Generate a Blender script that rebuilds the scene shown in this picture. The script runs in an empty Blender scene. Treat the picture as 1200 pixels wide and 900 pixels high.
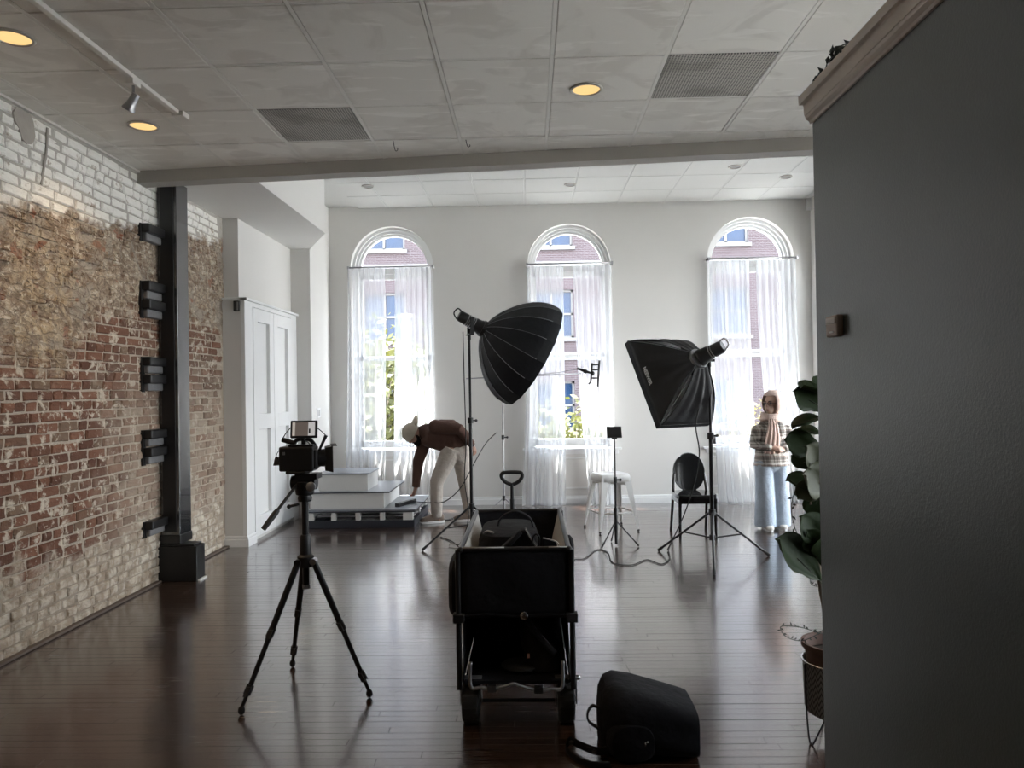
import bpy, bmesh, math, random
from mathutils import Vector, Matrix, Quaternion

sc = bpy.context.scene
COL = sc.collection
PI = math.pi
V = Vector

# ------------------------------------------------------------------ camera
YAW, PITCH, ROLL = 0.0233, 0.0084, -0.016
FOCAL_PX = 869.6
EYE = V((0, 0, 1.519))
cy_, sy_ = math.cos(YAW), math.sin(YAW)
fwd = V((-sy_ * math.cos(PITCH), cy_ * math.cos(PITCH), math.sin(PITCH)))
rt = V((cy_, sy_, 0))
upv = rt.cross(fwd)
cr_, sr_ = math.cos(ROLL), math.sin(ROLL)
rt2 = rt * cr_ + upv * sr_
up2 = upv * cr_ - rt * sr_
cam_data = bpy.data.cameras.new('camera')
cam_data.sensor_fit = 'HORIZONTAL'
cam_data.sensor_width = 36.0
cam_data.lens = FOCAL_PX / 1200 * 36.0
cam_data.clip_start = 0.05
cam_data.clip_end = 300
cam = bpy.data.objects.new('camera', cam_data)
cam.matrix_world = Matrix(((rt2.x, up2.x, -fwd.x, EYE.x), (rt2.y, up2.y, -fwd.y, EYE.y),
                           (rt2.z, up2.z, -fwd.z, EYE.z), (0, 0, 0, 1)))
COL.objects.link(cam)
sc.camera = cam

# ------------------------------------------------------------------ exposure, sky, sun
sc.view_settings.view_transform = 'Standard'
sc.view_settings.look = 'None'
sc.view_settings.exposure = 0.65
sc.view_settings.gamma = 1.0
sc.view_settings.use_curve_mapping = False
sc.cycles.use_denoising = True
sc.cycles.max_bounces = 10
sc.cycles.diffuse_bounces = 6
sc.cycles.glossy_bounces = 4
sc.cycles.transparent_max_bounces = 24
sc.cycles.sample_clamp_indirect = 6.0
sc.cycles.caustics_reflective = True
sc.cycles.blur_glossy = 1.0
sc.cycles.caustics_refractive = False

SKY = 10.0
SUN = 50.0
world = bpy.data.worlds.new('sky')
sc.world = world
world.use_nodes = True
wn = world.node_tree
wn.nodes.clear()
tc = wn.nodes.new('ShaderNodeTexCoord')
sx = wn.nodes.new('ShaderNodeSeparateXYZ')
wn.links.new(tc.outputs['Generated'], sx.inputs[0])
rp = wn.nodes.new('ShaderNodeValToRGB')
rp.color_ramp.elements[0].position = 0.0
rp.color_ramp.elements[0].color = (0.97, 0.975, 0.97, 1)
rp.color_ramp.elements[1].position = 0.8
rp.color_ramp.elements[1].color = (0.74, 0.86, 1.0, 1)
wn.links.new(sx.outputs[2], rp.inputs[0])
bg = wn.nodes.new('ShaderNodeBackground')
bg.inputs[1].default_value = SKY
wn.links.new(rp.outputs[0], bg.inputs[0])
wo = wn.nodes.new('ShaderNodeOutputWorld')
wn.links.new(bg.outputs[0], wo.inputs[0])


sun_d = bpy.data.lights.new('sun', 'SUN')
sun_d.energy = SUN
sun_d.angle = math.radians(1.0)
sun_d.color = (1.0, 0.96, 0.90)
sun = bpy.data.objects.new('sun', sun_d)
sun.rotation_euler = V((0.16, -0.26, -0.95)).to_track_quat('-Z', 'Y').to_euler()
COL.objects.link(sun)


def portal(name, loc, rot, w, h):
    d = bpy.data.lights.new(name, 'AREA')
    d.shape = 'RECTANGLE'
    d.size, d.size_y = w, h
    d.cycles.is_portal = True
    o = bpy.data.objects.new(name, d)
    o.location = loc
    o.rotation_euler = rot
    COL.objects.link(o)


# ------------------------------------------------------------------ helpers: tagging and meshes
ORG = {}


def lin(h):
    if isinstance(h, str):
        h = h.lstrip('#')
        c = [int(h[i:i + 2], 16) / 255 for i in (0, 2, 4)]
        return tuple(x / 12.92 if x <= 0.04045 else ((x + 0.055) / 1.055) ** 2.4 for x in c)
    return tuple(h[:3])


def tag(o, label=None, cat=None, group=None, kind=None):
    if label: o['label'] = label
    if cat: o['category'] = cat
    if group: o['group'] = group
    if kind: o['kind'] = kind
    return o


def thing(name, label, cat, loc=(0, 0, 0), group=None, kind=None):
    o = bpy.data.objects.new(name, None)
    o.empty_display_size = 0.1
    o.location = loc
    COL.objects.link(o)
    ORG[o.name] = V(loc)
    return tag(o, label, cat, group, kind)


class B:
    """collects shapes in world coordinates, then links them as one mesh object"""

    def __init__(s):
        s.v, s.f = [], []

    def add(s, vs, fs):
        n = len(s.v)
        s.v += [V(p) for p in vs]
        s.f += [tuple(i + n for i in f) for f in fs]
        return s

    def box(s, lo, hi, R=None, c=None):
        x0, y0, z0 = lo
        x1, y1, z1 = hi
        vs = [V(p) for p in ((x0, y0, z0), (x1, y0, z0), (x1, y1, z0), (x0, y1, z0), (x0, y0, z1), (x1, y0, z1), (x1, y1, z1), (x0, y1, z1))]
        if R is not None:
            cc = V(c) if c is not None else V(((x0 + x1) / 2, (y0 + y1) / 2, (z0 + z1) / 2))
            vs = [cc + R @ (p - cc) for p in vs]
        return s.add(vs, [(0, 3, 2, 1), (4, 5, 6, 7), (0, 1, 5, 4), (1, 2, 6, 5), (2, 3, 7, 6), (3, 0, 4, 7)])

    def obox(s, c, ax, size):
        """oriented box: centre, three axes, three full sizes"""
        c = V(c)
        a, b, d = [V(q).normalized() * (h / 2) for q, h in zip(ax, size)]
        vs = [c - a - b - d, c + a - b - d, c + a + b - d, c - a + b - d, c - a - b + d, c + a - b + d, c + a + b + d, c - a + b + d]
        return s.add(vs, [(0, 3, 2, 1), (4, 5, 6, 7), (0, 1, 5, 4), (1, 2, 6, 5), (2, 3, 7, 6), (3, 0, 4, 7)])

    def prism(s, poly, axis, lo, hi):
        """polygon of 2D points extruded along axis 'x','y' or 'z'"""
        n = len(poly)

        def mk(p, t):
            return {'x': (t, p[0], p[1]), 'y': (p[0], t, p[1]), 'z': (p[0], p[1], t)}[axis]
        vs = [mk(p, lo) for p in poly] + [mk(p, hi) for p in poly]
        fs = [tuple(range(n - 1, -1, -1)), tuple(range(n, 2 * n))]
        fs += [(i, (i + 1) % n, n + (i + 1) % n, n + i) for i in range(n)]
        return s.add(vs, fs)

    def rings(s, rings, cap0=True, cap1=True, closed=True):
        m = len(rings[0])
        vs = [p for r in rings for p in r]
        fs = []
        for i in range(len(rings) - 1):
            for j in range(m if closed else m - 1):
                k = (j + 1) % m
                fs.append((i * m + j, i * m + k, (i + 1) * m + k, (i + 1) * m + j))
        if cap0: fs.append(tuple(range(m - 1, -1, -1)))
        if cap1: fs.append(tuple((len(rings) - 1) * m + j for j in range(m)))
        return s.add(vs, fs)

    def cyl(s, a, b, r, r2=None, n=12):
        return s.tube([a, b], [r, r if r2 is None else r2], n)

    def tube(s, pts, r, n=8, side=None, closed=False):
        """swept round (r number) or elliptic (r pair) section along pts; r may be a list"""
        P = [V(p) for p in pts]
        m = len(P)
        rs = r if isinstance(r, list) else [r] * m
        T = []
        for i in range(m):
            if closed:
                t = P[(i + 1) % m] - P[i - 1]
            else:
                t = P[min(i + 1, m - 1)] - P[max(i - 1, 0)]
            T.append(t.normalized() if t.length > 1e-9 else V((0, 0, 1)))
        u = V(side) if side is not None else (V((0, 0, 1)) if abs(T[0].z) < 0.9 else V((1, 0, 0)))
        rg = []
        for i in range(m):
            if side is not None:
                u = V(side)
            u = (u - T[i] * u.dot(T[i]))
            if u.length < 1e-6:
                u = T[i].orthogonal()
            u.normalize()
            w = T[i].cross(u)
            ra, rb = rs[i] if isinstance(rs[i], (tuple, list)) else (rs[i], rs[i])
            rg.append([P[i] + u * (ra * math.cos(2 * PI * k / n)) + w * (rb * math.sin(2 * PI * k / n)) for k in range(n)])
        if closed:
            rg.append(rg[0])
            return s.rings(rg, False, False)
        return s.rings(rg)

    def limb(s, pts, r, n=12, side=None):
        """like tube but with rounded ends"""
        P = [V(p) for p in pts]
        rs = r if isinstance(r, list) else [r] * len(P)

        def sc_(q, k): return tuple(x * k for x in q) if isinstance(q, (tuple, list)) else q * k

        def mx(q): return max(q) if isinstance(q, (tuple, list)) else q
        d0 = (P[0] - P[1]).normalized()
        d1 = (P[-1] - P[-2]).normalized()
        p2, r2 = [], []
        for k in (0.05, 0.5, 0.85):
            p2.append(P[0] + d0 * (mx(rs[0]) * math.sqrt(1 - k * k)) * 0.8)
            r2.append(sc_(rs[0], k))
        p2 += P
        r2 += rs
        for k in (0.85, 0.5, 0.05):
            p2.append(P[-1] + d1 * (mx(rs[-1]) * math.sqrt(1 - k * k)) * 0.8)
            r2.append(sc_(rs[-1], k))
        return s.tube(p2, r2, n, side)

    def lathe(s, prof, c=(0, 0, 0), n=20, axis=(0, 0, 1)):
        """profile of (radius, height) turned about axis through c"""
        a = V(axis).normalized()
        u = a.orthogonal().normalized()
        w = a.cross(u)
        c = V(c)
        rg = [[c + a * h + (u * math.cos(2 * PI * k / n) + w * math.sin(2 * PI * k / n)) * max(r, 1e-5) for k in range(n)] for r, h in prof]
        return s.rings(rg)

    def ball(s, c, r, n=12, m=8, ax=None):
        c = V(c)
        rr = r if isinstance(r, (tuple, list)) else (r, r, r)
        X, Y, Z = [V(a).normalized() for a in ax] if ax else (V((1, 0, 0)), V((0, 1, 0)), V((0, 0, 1)))
        rg = []
        for i in range(m + 1):
            t = PI * i / m
            k = max(math.sin(t), 1e-3)
            rg.append([c + X * (rr[0] * k * math.cos(2 * PI * j / n)) + Y * (rr[1] * k * math.sin(2 * PI * j / n)) - Z * (rr[2] * math.cos(t)) for j in range(n)])
        return s.rings(rg)

    def grid(s, fn, nu, nv):
        vs = [fn(i / nu, j / nv) for j in range(nv + 1) for i in range(nu + 1)]
        fs = [(j * (nu + 1) + i, j * (nu + 1) + i + 1, (j + 1) * (nu + 1) + i + 1, (j + 1) * (nu + 1) + i) for j in range(nv) for i in range(nu)]
        return s.add(vs, fs)

    def build(s, name, m, parent=None, smooth=False, bevel=0, solid=0, remesh=0, subsurf=0, label=None, offset=0.0):
        org = ORG[parent.name] if parent is not None else V((0, 0, 0))
        me = bpy.data.meshes.new(name)
        me.from_pydata([tuple(p - org) for p in s.v], [], s.f)
        bm = bmesh.new()
        bm.from_mesh(me)
        bmesh.ops.recalc_face_normals(bm, faces=bm.faces)
        bm.to_mesh(me)
        bm.free()
        me.materials.append(m)
        if smooth:
            me.polygons.foreach_set('use_smooth', [True] * len(me.polygons))
            if smooth == 'auto':
                me.set_sharp_from_angle(angle=math.radians(40))
        o = bpy.data.objects.new(name, me)
        COL.objects.link(o)
        if parent is not None:
            o.parent = parent
        ORG[o.name] = org.copy()
        if solid:
            md = o.modifiers.new('s', 'SOLIDIFY')
            md.thickness = solid
            md.offset = offset
        if remesh:
            md = o.modifiers.new('r', 'REMESH')
            md.mode = 'VOXEL'
            md.voxel_size = remesh
            md.use_smooth_shade = True
            md = o.modifiers.new('m', 'SMOOTH')
            md.iterations = 4
            md.factor = 0.5
        if subsurf:
            md = o.modifiers.new('u', 'SUBSURF')
            md.levels = md.render_levels = subsurf
        if bevel:
            md = o.modifiers.new('b', 'BEVEL')
            md.width = bevel
            md.segments = 2
            md.limit_method = 'ANGLE'
            md.angle_limit = math.radians(35)
        if label:
            o['label'] = label
        return o


def own(name, bld, m, label, cat, group=None, kind=None, **k):
    return tag(bld.build(name, m, None, **k), label, cat, group, kind)


def dup(root, delta, label=None, group=None):
    r = root.copy()
    COL.objects.link(r)
    r.location = root.location + V(delta)
    if label: r['label'] = label
    if group: r['group'] = group
    for ch in list(root.children):
        c = ch.copy()
        COL.objects.link(c)
        c.parent = r
        for g in list(ch.children):
            d = g.copy()
            COL.objects.link(d)
            d.parent = c
    return r


def curve_pts(pts, n=8):
    """Catmull-Rom through pts"""
    P = [V(p) for p in pts]
    out = []
    for i in range(len(P) - 1):
        p0, p1, p2, p3 = P[max(i - 1, 0)], P[i], P[i + 1], P[min(i + 2, len(P) - 1)]
        for k in range(n):
            t = k / n
            out.append(0.5 * ((2 * p1) + (p2 - p0) * t + (2 * p0 - 5 * p1 + 4 * p2 - p3) * t * t + (3 * p1 - p0 - 3 * p2 + p3) * t ** 3))
    out.append(P[-1])
    return out


# ------------------------------------------------------------------ helpers: materials
class NT:
    def __init__(s, name):
        s.m = bpy.data.materials.new(name)
        s.m.use_nodes = True
        s.t = s.m.node_tree
        s.t.nodes.clear()
        s.out = s.t.nodes.new('ShaderNodeOutputMaterial')
        s.pos = s.t.nodes.new('ShaderNodeNewGeometry').outputs['Position']

    def put(s, inp, v):
        if v is None: return
        if isinstance(v, bpy.types.NodeSocket):
            s.t.links.new(v, inp)
        elif isinstance(v, (tuple, list)):
            if inp.type == 'RGBA':
                inp.default_value = (*v[:3], 1)
            else:
                inp.default_value = v
        else:
            inp.default_value = v

    def node(s, typ, ins=(), **props):
        n = s.t.nodes.new(typ)
        for k, v in props.items():
            setattr(n, k, v)
        for k, v in (ins.items() if isinstance(ins, dict) else enumerate(ins)):
            s.put(n.inputs[k], v)
        return n

    def math(s, op, a, b=None, c=None, clamp=False):
        return s.node('ShaderNodeMath', [x for x in (a, b, c) if x is not None], operation=op, use_clamp=clamp).outputs[0]

    def noise(s, scale, vec=None, detail=3, rough=0.55, dist=0.0, color=False):
        n = s.node('ShaderNodeTexNoise', {'Vector': vec if vec is not None else s.pos, 'Scale': scale, 'Detail': detail, 'Roughness': rough, 'Distortion': dist})
        return n.outputs['Color' if color else 'Fac']

    def vmul(s, v, k):
        return s.node('ShaderNodeVectorMath', [v, k], operation='MULTIPLY').outputs[0]

    def mix(s, f, a, b, blend='MIX'):
        n = s.node('ShaderNodeMix', data_type='RGBA', blend_type=blend)
        s.put(n.inputs[0], f)
        s.put(n.inputs[6], a)
        s.put(n.inputs[7], b)
        return n.outputs[2]

    def step(s, x, lo, hi):
        n = s.node('ShaderNodeMapRange', {0: x, 1: lo, 2: hi, 3: 0.0, 4: 1.0}, interpolation_type='SMOOTHSTEP', clamp=True)
        return n.outputs[0]

    def xyz(s, v=None):
        return s.node('ShaderNodeSeparateXYZ', [v if v is not None else s.pos]).outputs

    def comb(s, x, y, z):
        return s.node('ShaderNodeCombineXYZ', [x, y, z]).outputs[0]

    def white(s, vec):
        n = s.node('ShaderNodeTexWhiteNoise', {'Vector': vec}, noise_dimensions='3D')
        return n.outputs[0]

    def bump(s, h, strength=0.3, dist=0.01, normal=None):
        n = s.node('ShaderNodeBump', {'Strength': strength, 'Distance': dist, 'Height': h})
        if normal is not None: s.put(n.inputs['Normal'], normal)
        return n.outputs[0]

    def pbr(s, col, rough=0.6, metal=0.0, normal=None, spec=0.5, coat=0.0, **kw):
        n = s.node('ShaderNodeBsdfPrincipled', {'Base Color': col, 'Roughness': rough, 'Metallic': metal, 'Specular IOR Level': spec, 'Coat Weight': coat})
        for k, v in kw.items():
            s.put(n.inputs[k.replace('_', ' ')], v)
        if normal is not None: s.put(n.inputs['Normal'], normal)
        return n.outputs[0]

    def done(s, sh):
        s.t.links.new(sh, s.out.inputs[0])
        return s.m


def plain(name, col, rough=0.6, metal=0.0, var=0.12, scale=9.0, bscale=0.0, bstr=0.2, spec=0.5, coat=0.0):
    n = NT(name)
    c = lin(col)
    f = n.noise(scale, detail=4)
    cc = n.mix(f, tuple(x * (1 - var) for x in c), tuple(min(1, x * (1 + var)) for x in c))
    nm = n.bump(n.noise(bscale, detail=2), bstr, 0.004) if bscale else None
    return n.done(n.pbr(cc, rough, metal, nm, spec, coat))


def cloth(name, col, rough=0.9, var=0.15, fold=14, fstr=0.5):
    n = NT(name)
    c = lin(col)
    f = n.noise(fold, detail=3)
    w = n.noise(420, detail=1)
    cc = n.mix(f, tuple(x * (1 - var) for x in c), tuple(min(1, x * (1 + var)) for x in c))
    h = n.math('ADD', n.math('MULTIPLY', f, 1.0), n.math('MULTIPLY', w, 0.06))
    return n.done(n.pbr(cc, rough, 0, n.bump(h, fstr, 0.02), 0.25))


M = {}
M['paint'] = plain('white_wall_paint', (0.645, 0.63, 0.605), 0.7, var=0.03, scale=1.5, bscale=180, bstr=0.08)
M['paint_white'] = plain('white_trim_paint', (0.76, 0.76, 0.755), 0.45, var=0.03, scale=3, bscale=60, bstr=0.05)
M['far_ceiling'] = plain('white_ceiling_tile', (0.47, 0.47, 0.455), 0.8, var=0.03, scale=2, bscale=90, bstr=0.1)
M['grid'] = plain('ceiling_grid_metal', (0.62, 0.60, 0.56), 0.5, var=0.06)
M['beam'] = plain('painted_beam', (0.30, 0.28, 0.255), 0.6, var=0.06, scale=3)
M['black_metal'] = plain('black_metal', (0.012, 0.012, 0.013), 0.4, 0.3, var=0.2)
M['black_plastic'] = plain('black_plastic', (0.013, 0.013, 0.014), 0.45, var=0.2)
M['black_cloth'] = cloth('black_nylon', (0.0065, 0.0065, 0.009), 0.85)
M['soft_black'] = cloth('softbox_fabric', (0.010, 0.011, 0.014), 0.6, fold=9, fstr=0.35)
M['soft_grey'] = cloth('charcoal_softbox_fabric', (0.024, 0.024, 0.026), 0.6, fold=9, fstr=0.35)
M['grey_metal'] = plain('grey_metal', (0.35, 0.35, 0.36), 0.35, 0.8, var=0.1)
M['chrome'] = plain('bright_metal', (0.65, 0.65, 0.66), 0.25, 1.0, var=0.05)
M['rubber'] = plain('black_rubber', (0.012, 0.012, 0.012), 0.8, var=0.2, bscale=60)
M['white_cloth'] = plain('white_diffusion_cloth', (0.8, 0.8, 0.8), 0.9, var=0.02)


def floor_mat():
    n = NT('dark_walnut_floor')
    x, y, z = n.xyz()
    row = n.math('FLOOR', n.math('DIVIDE', y, 0.057))
    seg = n.math('FLOOR', n.math('ADD', n.math('MULTIPLY', x, 0.9), n.math('MULTIPLY', row, 0.37)))
    rnd = n.white(n.comb(row, seg, 0.0))
    gv = n.comb(n.math('MULTIPLY', x, 3.0), n.math('MULTIPLY', y, 60.0), n.math('MULTIPLY', row, 3.1))
    grain = n.noise(1.6, gv, 5, 0.65, 0.6)
    c = n.mix(rnd, lin((0.036, 0.0145, 0.0075)), lin((0.072, 0.031, 0.0165)))
    c = n.mix(n.step(grain, 0.42, 0.68), c, lin((0.012, 0.006, 0.004)))
    c = n.mix(n.math('MULTIPLY', n.noise(1.1), 0.5), c, lin((0.035, 0.022, 0.016)))
    spk = n.step(n.noise(140, detail=1), 0.72, 0.76)
    c = n.mix(n.math('MULTIPLY', spk, 0.25), c, lin((0.25, 0.22, 0.2)))
    rough = n.math('ADD', n.math('MULTIPLY', n.noise(2.2), 0.12), n.math('MULTIPLY', grain, 0.14))
    rough = n.math('ADD', rough, 0.11)
    h = n.math('ADD', n.math('MULTIPLY', grain, 0.8), n.math('MULTIPLY', n.noise(25, detail=2), 0.4))
    return n.done(n.pbr(c, rough, 0, n.bump(h, 0.18, 0.003), 1.0, 1.0, Coat_Roughness=n.math('ADD', 0.10, n.math('MULTIPLY', n.noise(3.0), 0.10)), Coat_IOR=1.6))


M['floor'] = floor_mat()


def brick_mat(name, mortar):
    n = NT(name)
    x, y, z = n.xyz()
    isl = n.t.nodes.new('ShaderNodeNewGeometry').outputs['Random Per Island']
    obr = n.t.nodes.new('ShaderNodeObjectInfo').outputs['Random']
    rnd = n.white(n.comb(isl, obr, 3.0))
    rnd2 = n.white(n.comb(isl, obr, 9.0))
    n1 = n.noise(1.3, detail=3)
    n5 = n.noise(5, detail=4, dist=0.4)
    n9 = n.noise(9.5, detail=5, rough=0.65, dist=0.6)
    n30 = n.noise(34, detail=4, rough=0.7)
    if mortar:
        c = n.mix(n5, lin((0.40, 0.335, 0.265)), lin((0.56, 0.49, 0.41)))
    else:
        c = n.mix(rnd, lin((0.115, 0.052, 0.036)), lin((0.235, 0.112, 0.072)))
        c = n.mix(n.step(rnd2, 0.8, 0.9), c, lin((0.20, 0.135, 0.095)))
    c = n.mix(n.math('MULTIPLY', n30, 0.35), c, lin((0.10, 0.06, 0.04)))
    # old mortar smears over the red courses
    sm = n.step(n.math('ADD', n9, n.math('MULTIPLY', n30, 0.25)), 0.66, 0.76)
    c = n.mix(n.math('MULTIPLY', sm, 0.85), c, lin((0.60, 0.54, 0.45)))
    # towards the column the lower wall is washed pale
    pale = n.math('MULTIPLY', n.step(n.math('ADD', y, n.math('MULTIPLY', n.math('SUBTRACT', n5, 0.5), 1.6)), 4.95, 5.75), n.step(z, 2.1, 1.2))
    c = n.mix(n.math('MULTIPLY', pale, n.math('ADD', 0.3, n.math('MULTIPLY', rnd2, 0.45))), c, lin((0.47, 0.40, 0.32)))
    # pale lime at the foot
    foot = n.step(n.math('ADD', z, n.math('MULTIPLY', n.math('SUBTRACT', n5, 0.5), 0.9)), 0.58, 0.40)
    c = n.mix(n.math('MULTIPLY', foot, 0.85), c, n.mix(n.step(n9, 0.35, 0.65), lin((0.68, 0.63, 0.54)), lin((0.36, 0.285, 0.21))))
    if mortar:
        c = n.mix(n.math('MULTIPLY', foot, 0.7), c, lin((0.30, 0.245, 0.19)))
    # rubble and patching band
    zn = n.math('SUBTRACT', n.math('ADD', z, n.math('MULTIPLY', n.math('SUBTRACT', n5, 0.5), 0.6)), n.math('MULTIPLY', n.step(y, 4.75, 5.3), 0.38))
    band = n.step(zn, 1.58, 1.90)
    n18 = n.noise(19, n.vmul(n.pos, (1, 0.75, 1.3)), 5, 0.7, 0.7)
    rub = n.mix(n.step(n9, 0.36, 0.62), lin((0.19, 0.13, 0.09)), lin((0.40, 0.315, 0.225)))
    rub = n.mix(n.step(n18, 0.50, 0.64), rub, lin((0.62, 0.55, 0.45)))
    rub = n.mix(n.step(n18, 0.46, 0.36), rub, lin((0.115, 0.075, 0.052)))
    rub = n.mix(n.math('MULTIPLY', n.step(n.noise(3.1, detail=3, dist=0.8), 0.55, 0.60), 0.8), rub, n.mix(n30, lin((0.28, 0.245, 0.20)), lin((0.36, 0.32, 0.27))))
    och = n.math('MULTIPLY', n.step(n.math('ABSOLUTE', n.math('SUBTRACT', y, 4.62)), 0.42, 0.1), n.step(z, 2.75, 2.3))
    rub = n.mix(n.math('MULTIPLY', n.math('MULTIPLY', och, n.step(n9, 0.36, 0.62)), 0.5), rub, lin((0.50, 0.345, 0.165)))
    redp = n.step(n.noise(4.3, n.vmul(n.pos, (1, 1, 1.6)), 2), 0.64, 0.67)
    rub = n.mix(redp, rub, lin((0.26, 0.10, 0.055)))
    rub = n.mix(n.step(n30, 0.58, 0.65), rub, lin((0.07, 0.05, 0.038)))
    dv = n.node('ShaderNodeVectorMath', [n.noise(6, detail=3, color=True), (0.13, 0.13, 0.13)], operation='MULTIPLY').outputs[0]
    dv = n.node('ShaderNodeVectorMath', [n.vmul(n.pos, (1, 0.62, 1.35)), dv], operation='ADD').outputs[0]
    vo = n.node('ShaderNodeTexVoronoi', {'Vector': dv, 'Scale': 12.0}, feature='DISTANCE_TO_EDGE').outputs['Distance']
    joint = n.step(vo, 0.11, 0.02)
    rub = n.mix(n.math('MULTIPLY', joint, 0.5), rub, lin((0.17, 0.125, 0.09)))
    c = n.mix(n.math('MULTIPLY', band, n.math('SUBTRACT', 0.94, n.math('MULTIPLY', rnd2, 0.25))), c, rub)
    # whitewash at the top
    zb = n.math('SUBTRACT', z, n.math('MULTIPLY', n.math('SUBTRACT', y, 4.2), 0.13))
    zb = n.math('ADD', zb, n.math('MULTIPLY', n.math('SUBTRACT', n5, 0.5), 0.35))
    ww = n.step(zb, 2.60, 2.68)
    wcol = n.mix(n.step(n.math('ADD', n9, n.math('MULTIPLY', n30, 0.3)), 0.72, 0.86), lin((0.86, 0.84, 0.79)), lin((0.42, 0.36, 0.29)))
    if mortar:
        wcol = n.mix(0.75, wcol, lin((0.30, 0.27, 0.23)))
    c = n.mix(ww, c, wcol)
    h = n.math('ADD', n.math('MULTIPLY', n9, 0.6), n.math('MULTIPLY', n30, 0.5))
    h = n.math('SUBTRACT', h, n.math('MULTIPLY', n.math('MULTIPLY', joint, n.math('MULTIPLY', band, n.math('SUBTRACT', 1.0, ww))), 0.45))
    h = n.math('ADD', h, n.math('MULTIPLY', n.math('MULTIPLY', n18, n.math('ADD', 0.3, n.math('MULTIPLY', band, n.math('SUBTRACT', 1.0, n.math('MULTIPLY', ww, 0.8))))), 1.2))
    return n.done(n.pbr(c, 0.9, 0, n.bump(h, 0.9, 0.016), 0.25))


M['brick'] = brick_mat('old_brick', False)
M['mortar'] = brick_mat('old_mortar', True)


def tile_mat():
    n = NT('stained_ceiling_tile')
    x, y, z = n.xyz()
    cell = n.white(n.comb(n.math('FLOOR', n.math('DIVIDE', n.math('SUBTRACT', x, 0.149), 0.61)), n.math('FLOOR', n.math('DIVIDE', n.math('SUBTRACT', y, 3.9435), 0.61)), 1.0))
    a = n.noise(2.4, detail=4, dist=1.2)
    b = n.noise(7, n.vmul(n.pos, (0.35, 1.6, 1)), 4, 0.6, 0.5)
    c = n.mix(n.math('MULTIPLY', cell, 0.8), lin((0.62, 0.595, 0.55)), lin((0.72, 0.695, 0.65)))
    c = n.mix(n.math('MULTIPLY', n.step(a, 0.5, 0.6), 0.5), c, lin((0.52, 0.49, 0.45)))
    c = n.mix(n.math('MULTIPLY', n.step(b, 0.56, 0.66), 0.45), c, lin((0.82, 0.80, 0.76)))
    h = n.noise(120, detail=2)
    return n.done(n.pbr(c, n.math('ADD', 0.45, n.math('MULTIPLY', a, 0.3)), 0, n.bump(h, 0.12, 0.004), 0.4))


M['tile'] = tile_mat()


def perforated_mat():
    n = NT('perforated_vent_metal')
    x, y, z = n.xyz()
    def dot(v): return n.math('ABSOLUTE', n.math('SUBTRACT', n.math('FRACT', n.math('MULTIPLY', v, 62.0)), 0.5))
    d = n.math('MAXIMUM', dot(x), dot(y))
    hole = n.step(d, 0.33, 0.25)
    base = n.mix(n.step(n.noise(3, detail=3), 0.5, 0.65), lin((0.36, 0.34, 0.31)), lin((0.25, 0.235, 0.21)))
    c = n.mix(hole, base, lin((0.05, 0.048, 0.045)))
    return n.done(n.pbr(c, 0.6, 0, n.bump(hole, -0.3, 0.003), 0.3))


M['vent'] = perforated_mat()


def dark_wall_mat():
    n = NT('charcoal_wall_paint')
    a = n.noise(130, detail=3)
    b = n.noise(1.2, detail=2)
    c = n.mix(b, lin((0.068, 0.084, 0.091)), lin((0.088, 0.104, 0.112)))
    h = n.math('ADD', a, n.math('MULTIPLY', n.noise(14), 0.6))
    return n.done(n.pbr(c, 0.36, 0, n.bump(h, 0.3, 0.004), 0.9))


M['dark_wall'] = dark_wall_mat()


def sheer_mat():
    n = NT('sheer_voile')
    x, y, z = n.xyz()
    w = n.noise(6, n.comb(n.math('MULTIPLY', x, 14.0), 0.0, n.math('MULTIPLY', z, 0.4)), 3)
    tr = n.node('ShaderNodeBsdfTransparent', [(1, 1, 1)]).outputs[0]
    df = n.node('ShaderNodeBsdfDiffuse', [(0.9, 0.9, 0.9)]).outputs[0]
    tl = n.node('ShaderNodeBsdfTranslucent', [(0.66, 0.67, 0.69)]).outputs[0]
    mx = n.node('ShaderNodeMixShader', [0.62, df, tl]).outputs[0]
    fac = n.math('ADD', 0.38, n.math('MULTIPLY', w, 0.28))
    return n.done(n.node('ShaderNodeMixShader', [fac, tr, mx]).outputs[0])


M['sheer'] = sheer_mat()


def glass_mat(name='window_glass', tint=(0.97, 0.99, 1.0)):
    n = NT(name)
    tr = n.node('ShaderNodeBsdfTransparent', [tint]).outputs[0]
    gl = n.node('ShaderNodeBsdfGlossy', {0: (1, 1, 1), 1: 0.02}).outputs[0]
    fr = n.node('ShaderNodeFresnel', {0: 1.45}).outputs[0]
    return n.done(n.node('ShaderNodeMixShader', [n.math('MULTIPLY', fr, 0.7), tr, gl]).outputs[0])


M['glass'] = glass_mat()


def lamp_mat(name, col, strength):
    n = NT(name)
    f = n.noise(30, detail=1)
    c = n.mix(f, col, tuple(min(1, q * 1.1) for q in col))
    e = n.node('ShaderNodeEmission', [c, strength]).outputs[0]
    return n.done(e)


M['lamp'] = lamp_mat('warm_lamp_lens', (1.0, 0.62, 0.26), 0.72)

# ================================================================== SETTING
XL, XR = -3.06, 3.75          # brick wall and hidden right wall
YB, YR = 9.88, -4.6           # window wall and wall behind the camera
ZN, ZF = 3.287, 3.98          # near (low) and far (high) ceilings
rng = random.Random(7)

# ---- floor of narrow boards
fl = own('floor', B().box((XL - 0.1, YR, -0.10), (XR + 0.1, YB + 0.1, -0.013)), plain('subfloor', (0.015, 0.008, 0.005), 0.9), 'dark walnut strip floor of the studio', 'floor', kind='structure')
ORG[fl.name] = V((0, 0, 0))


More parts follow.
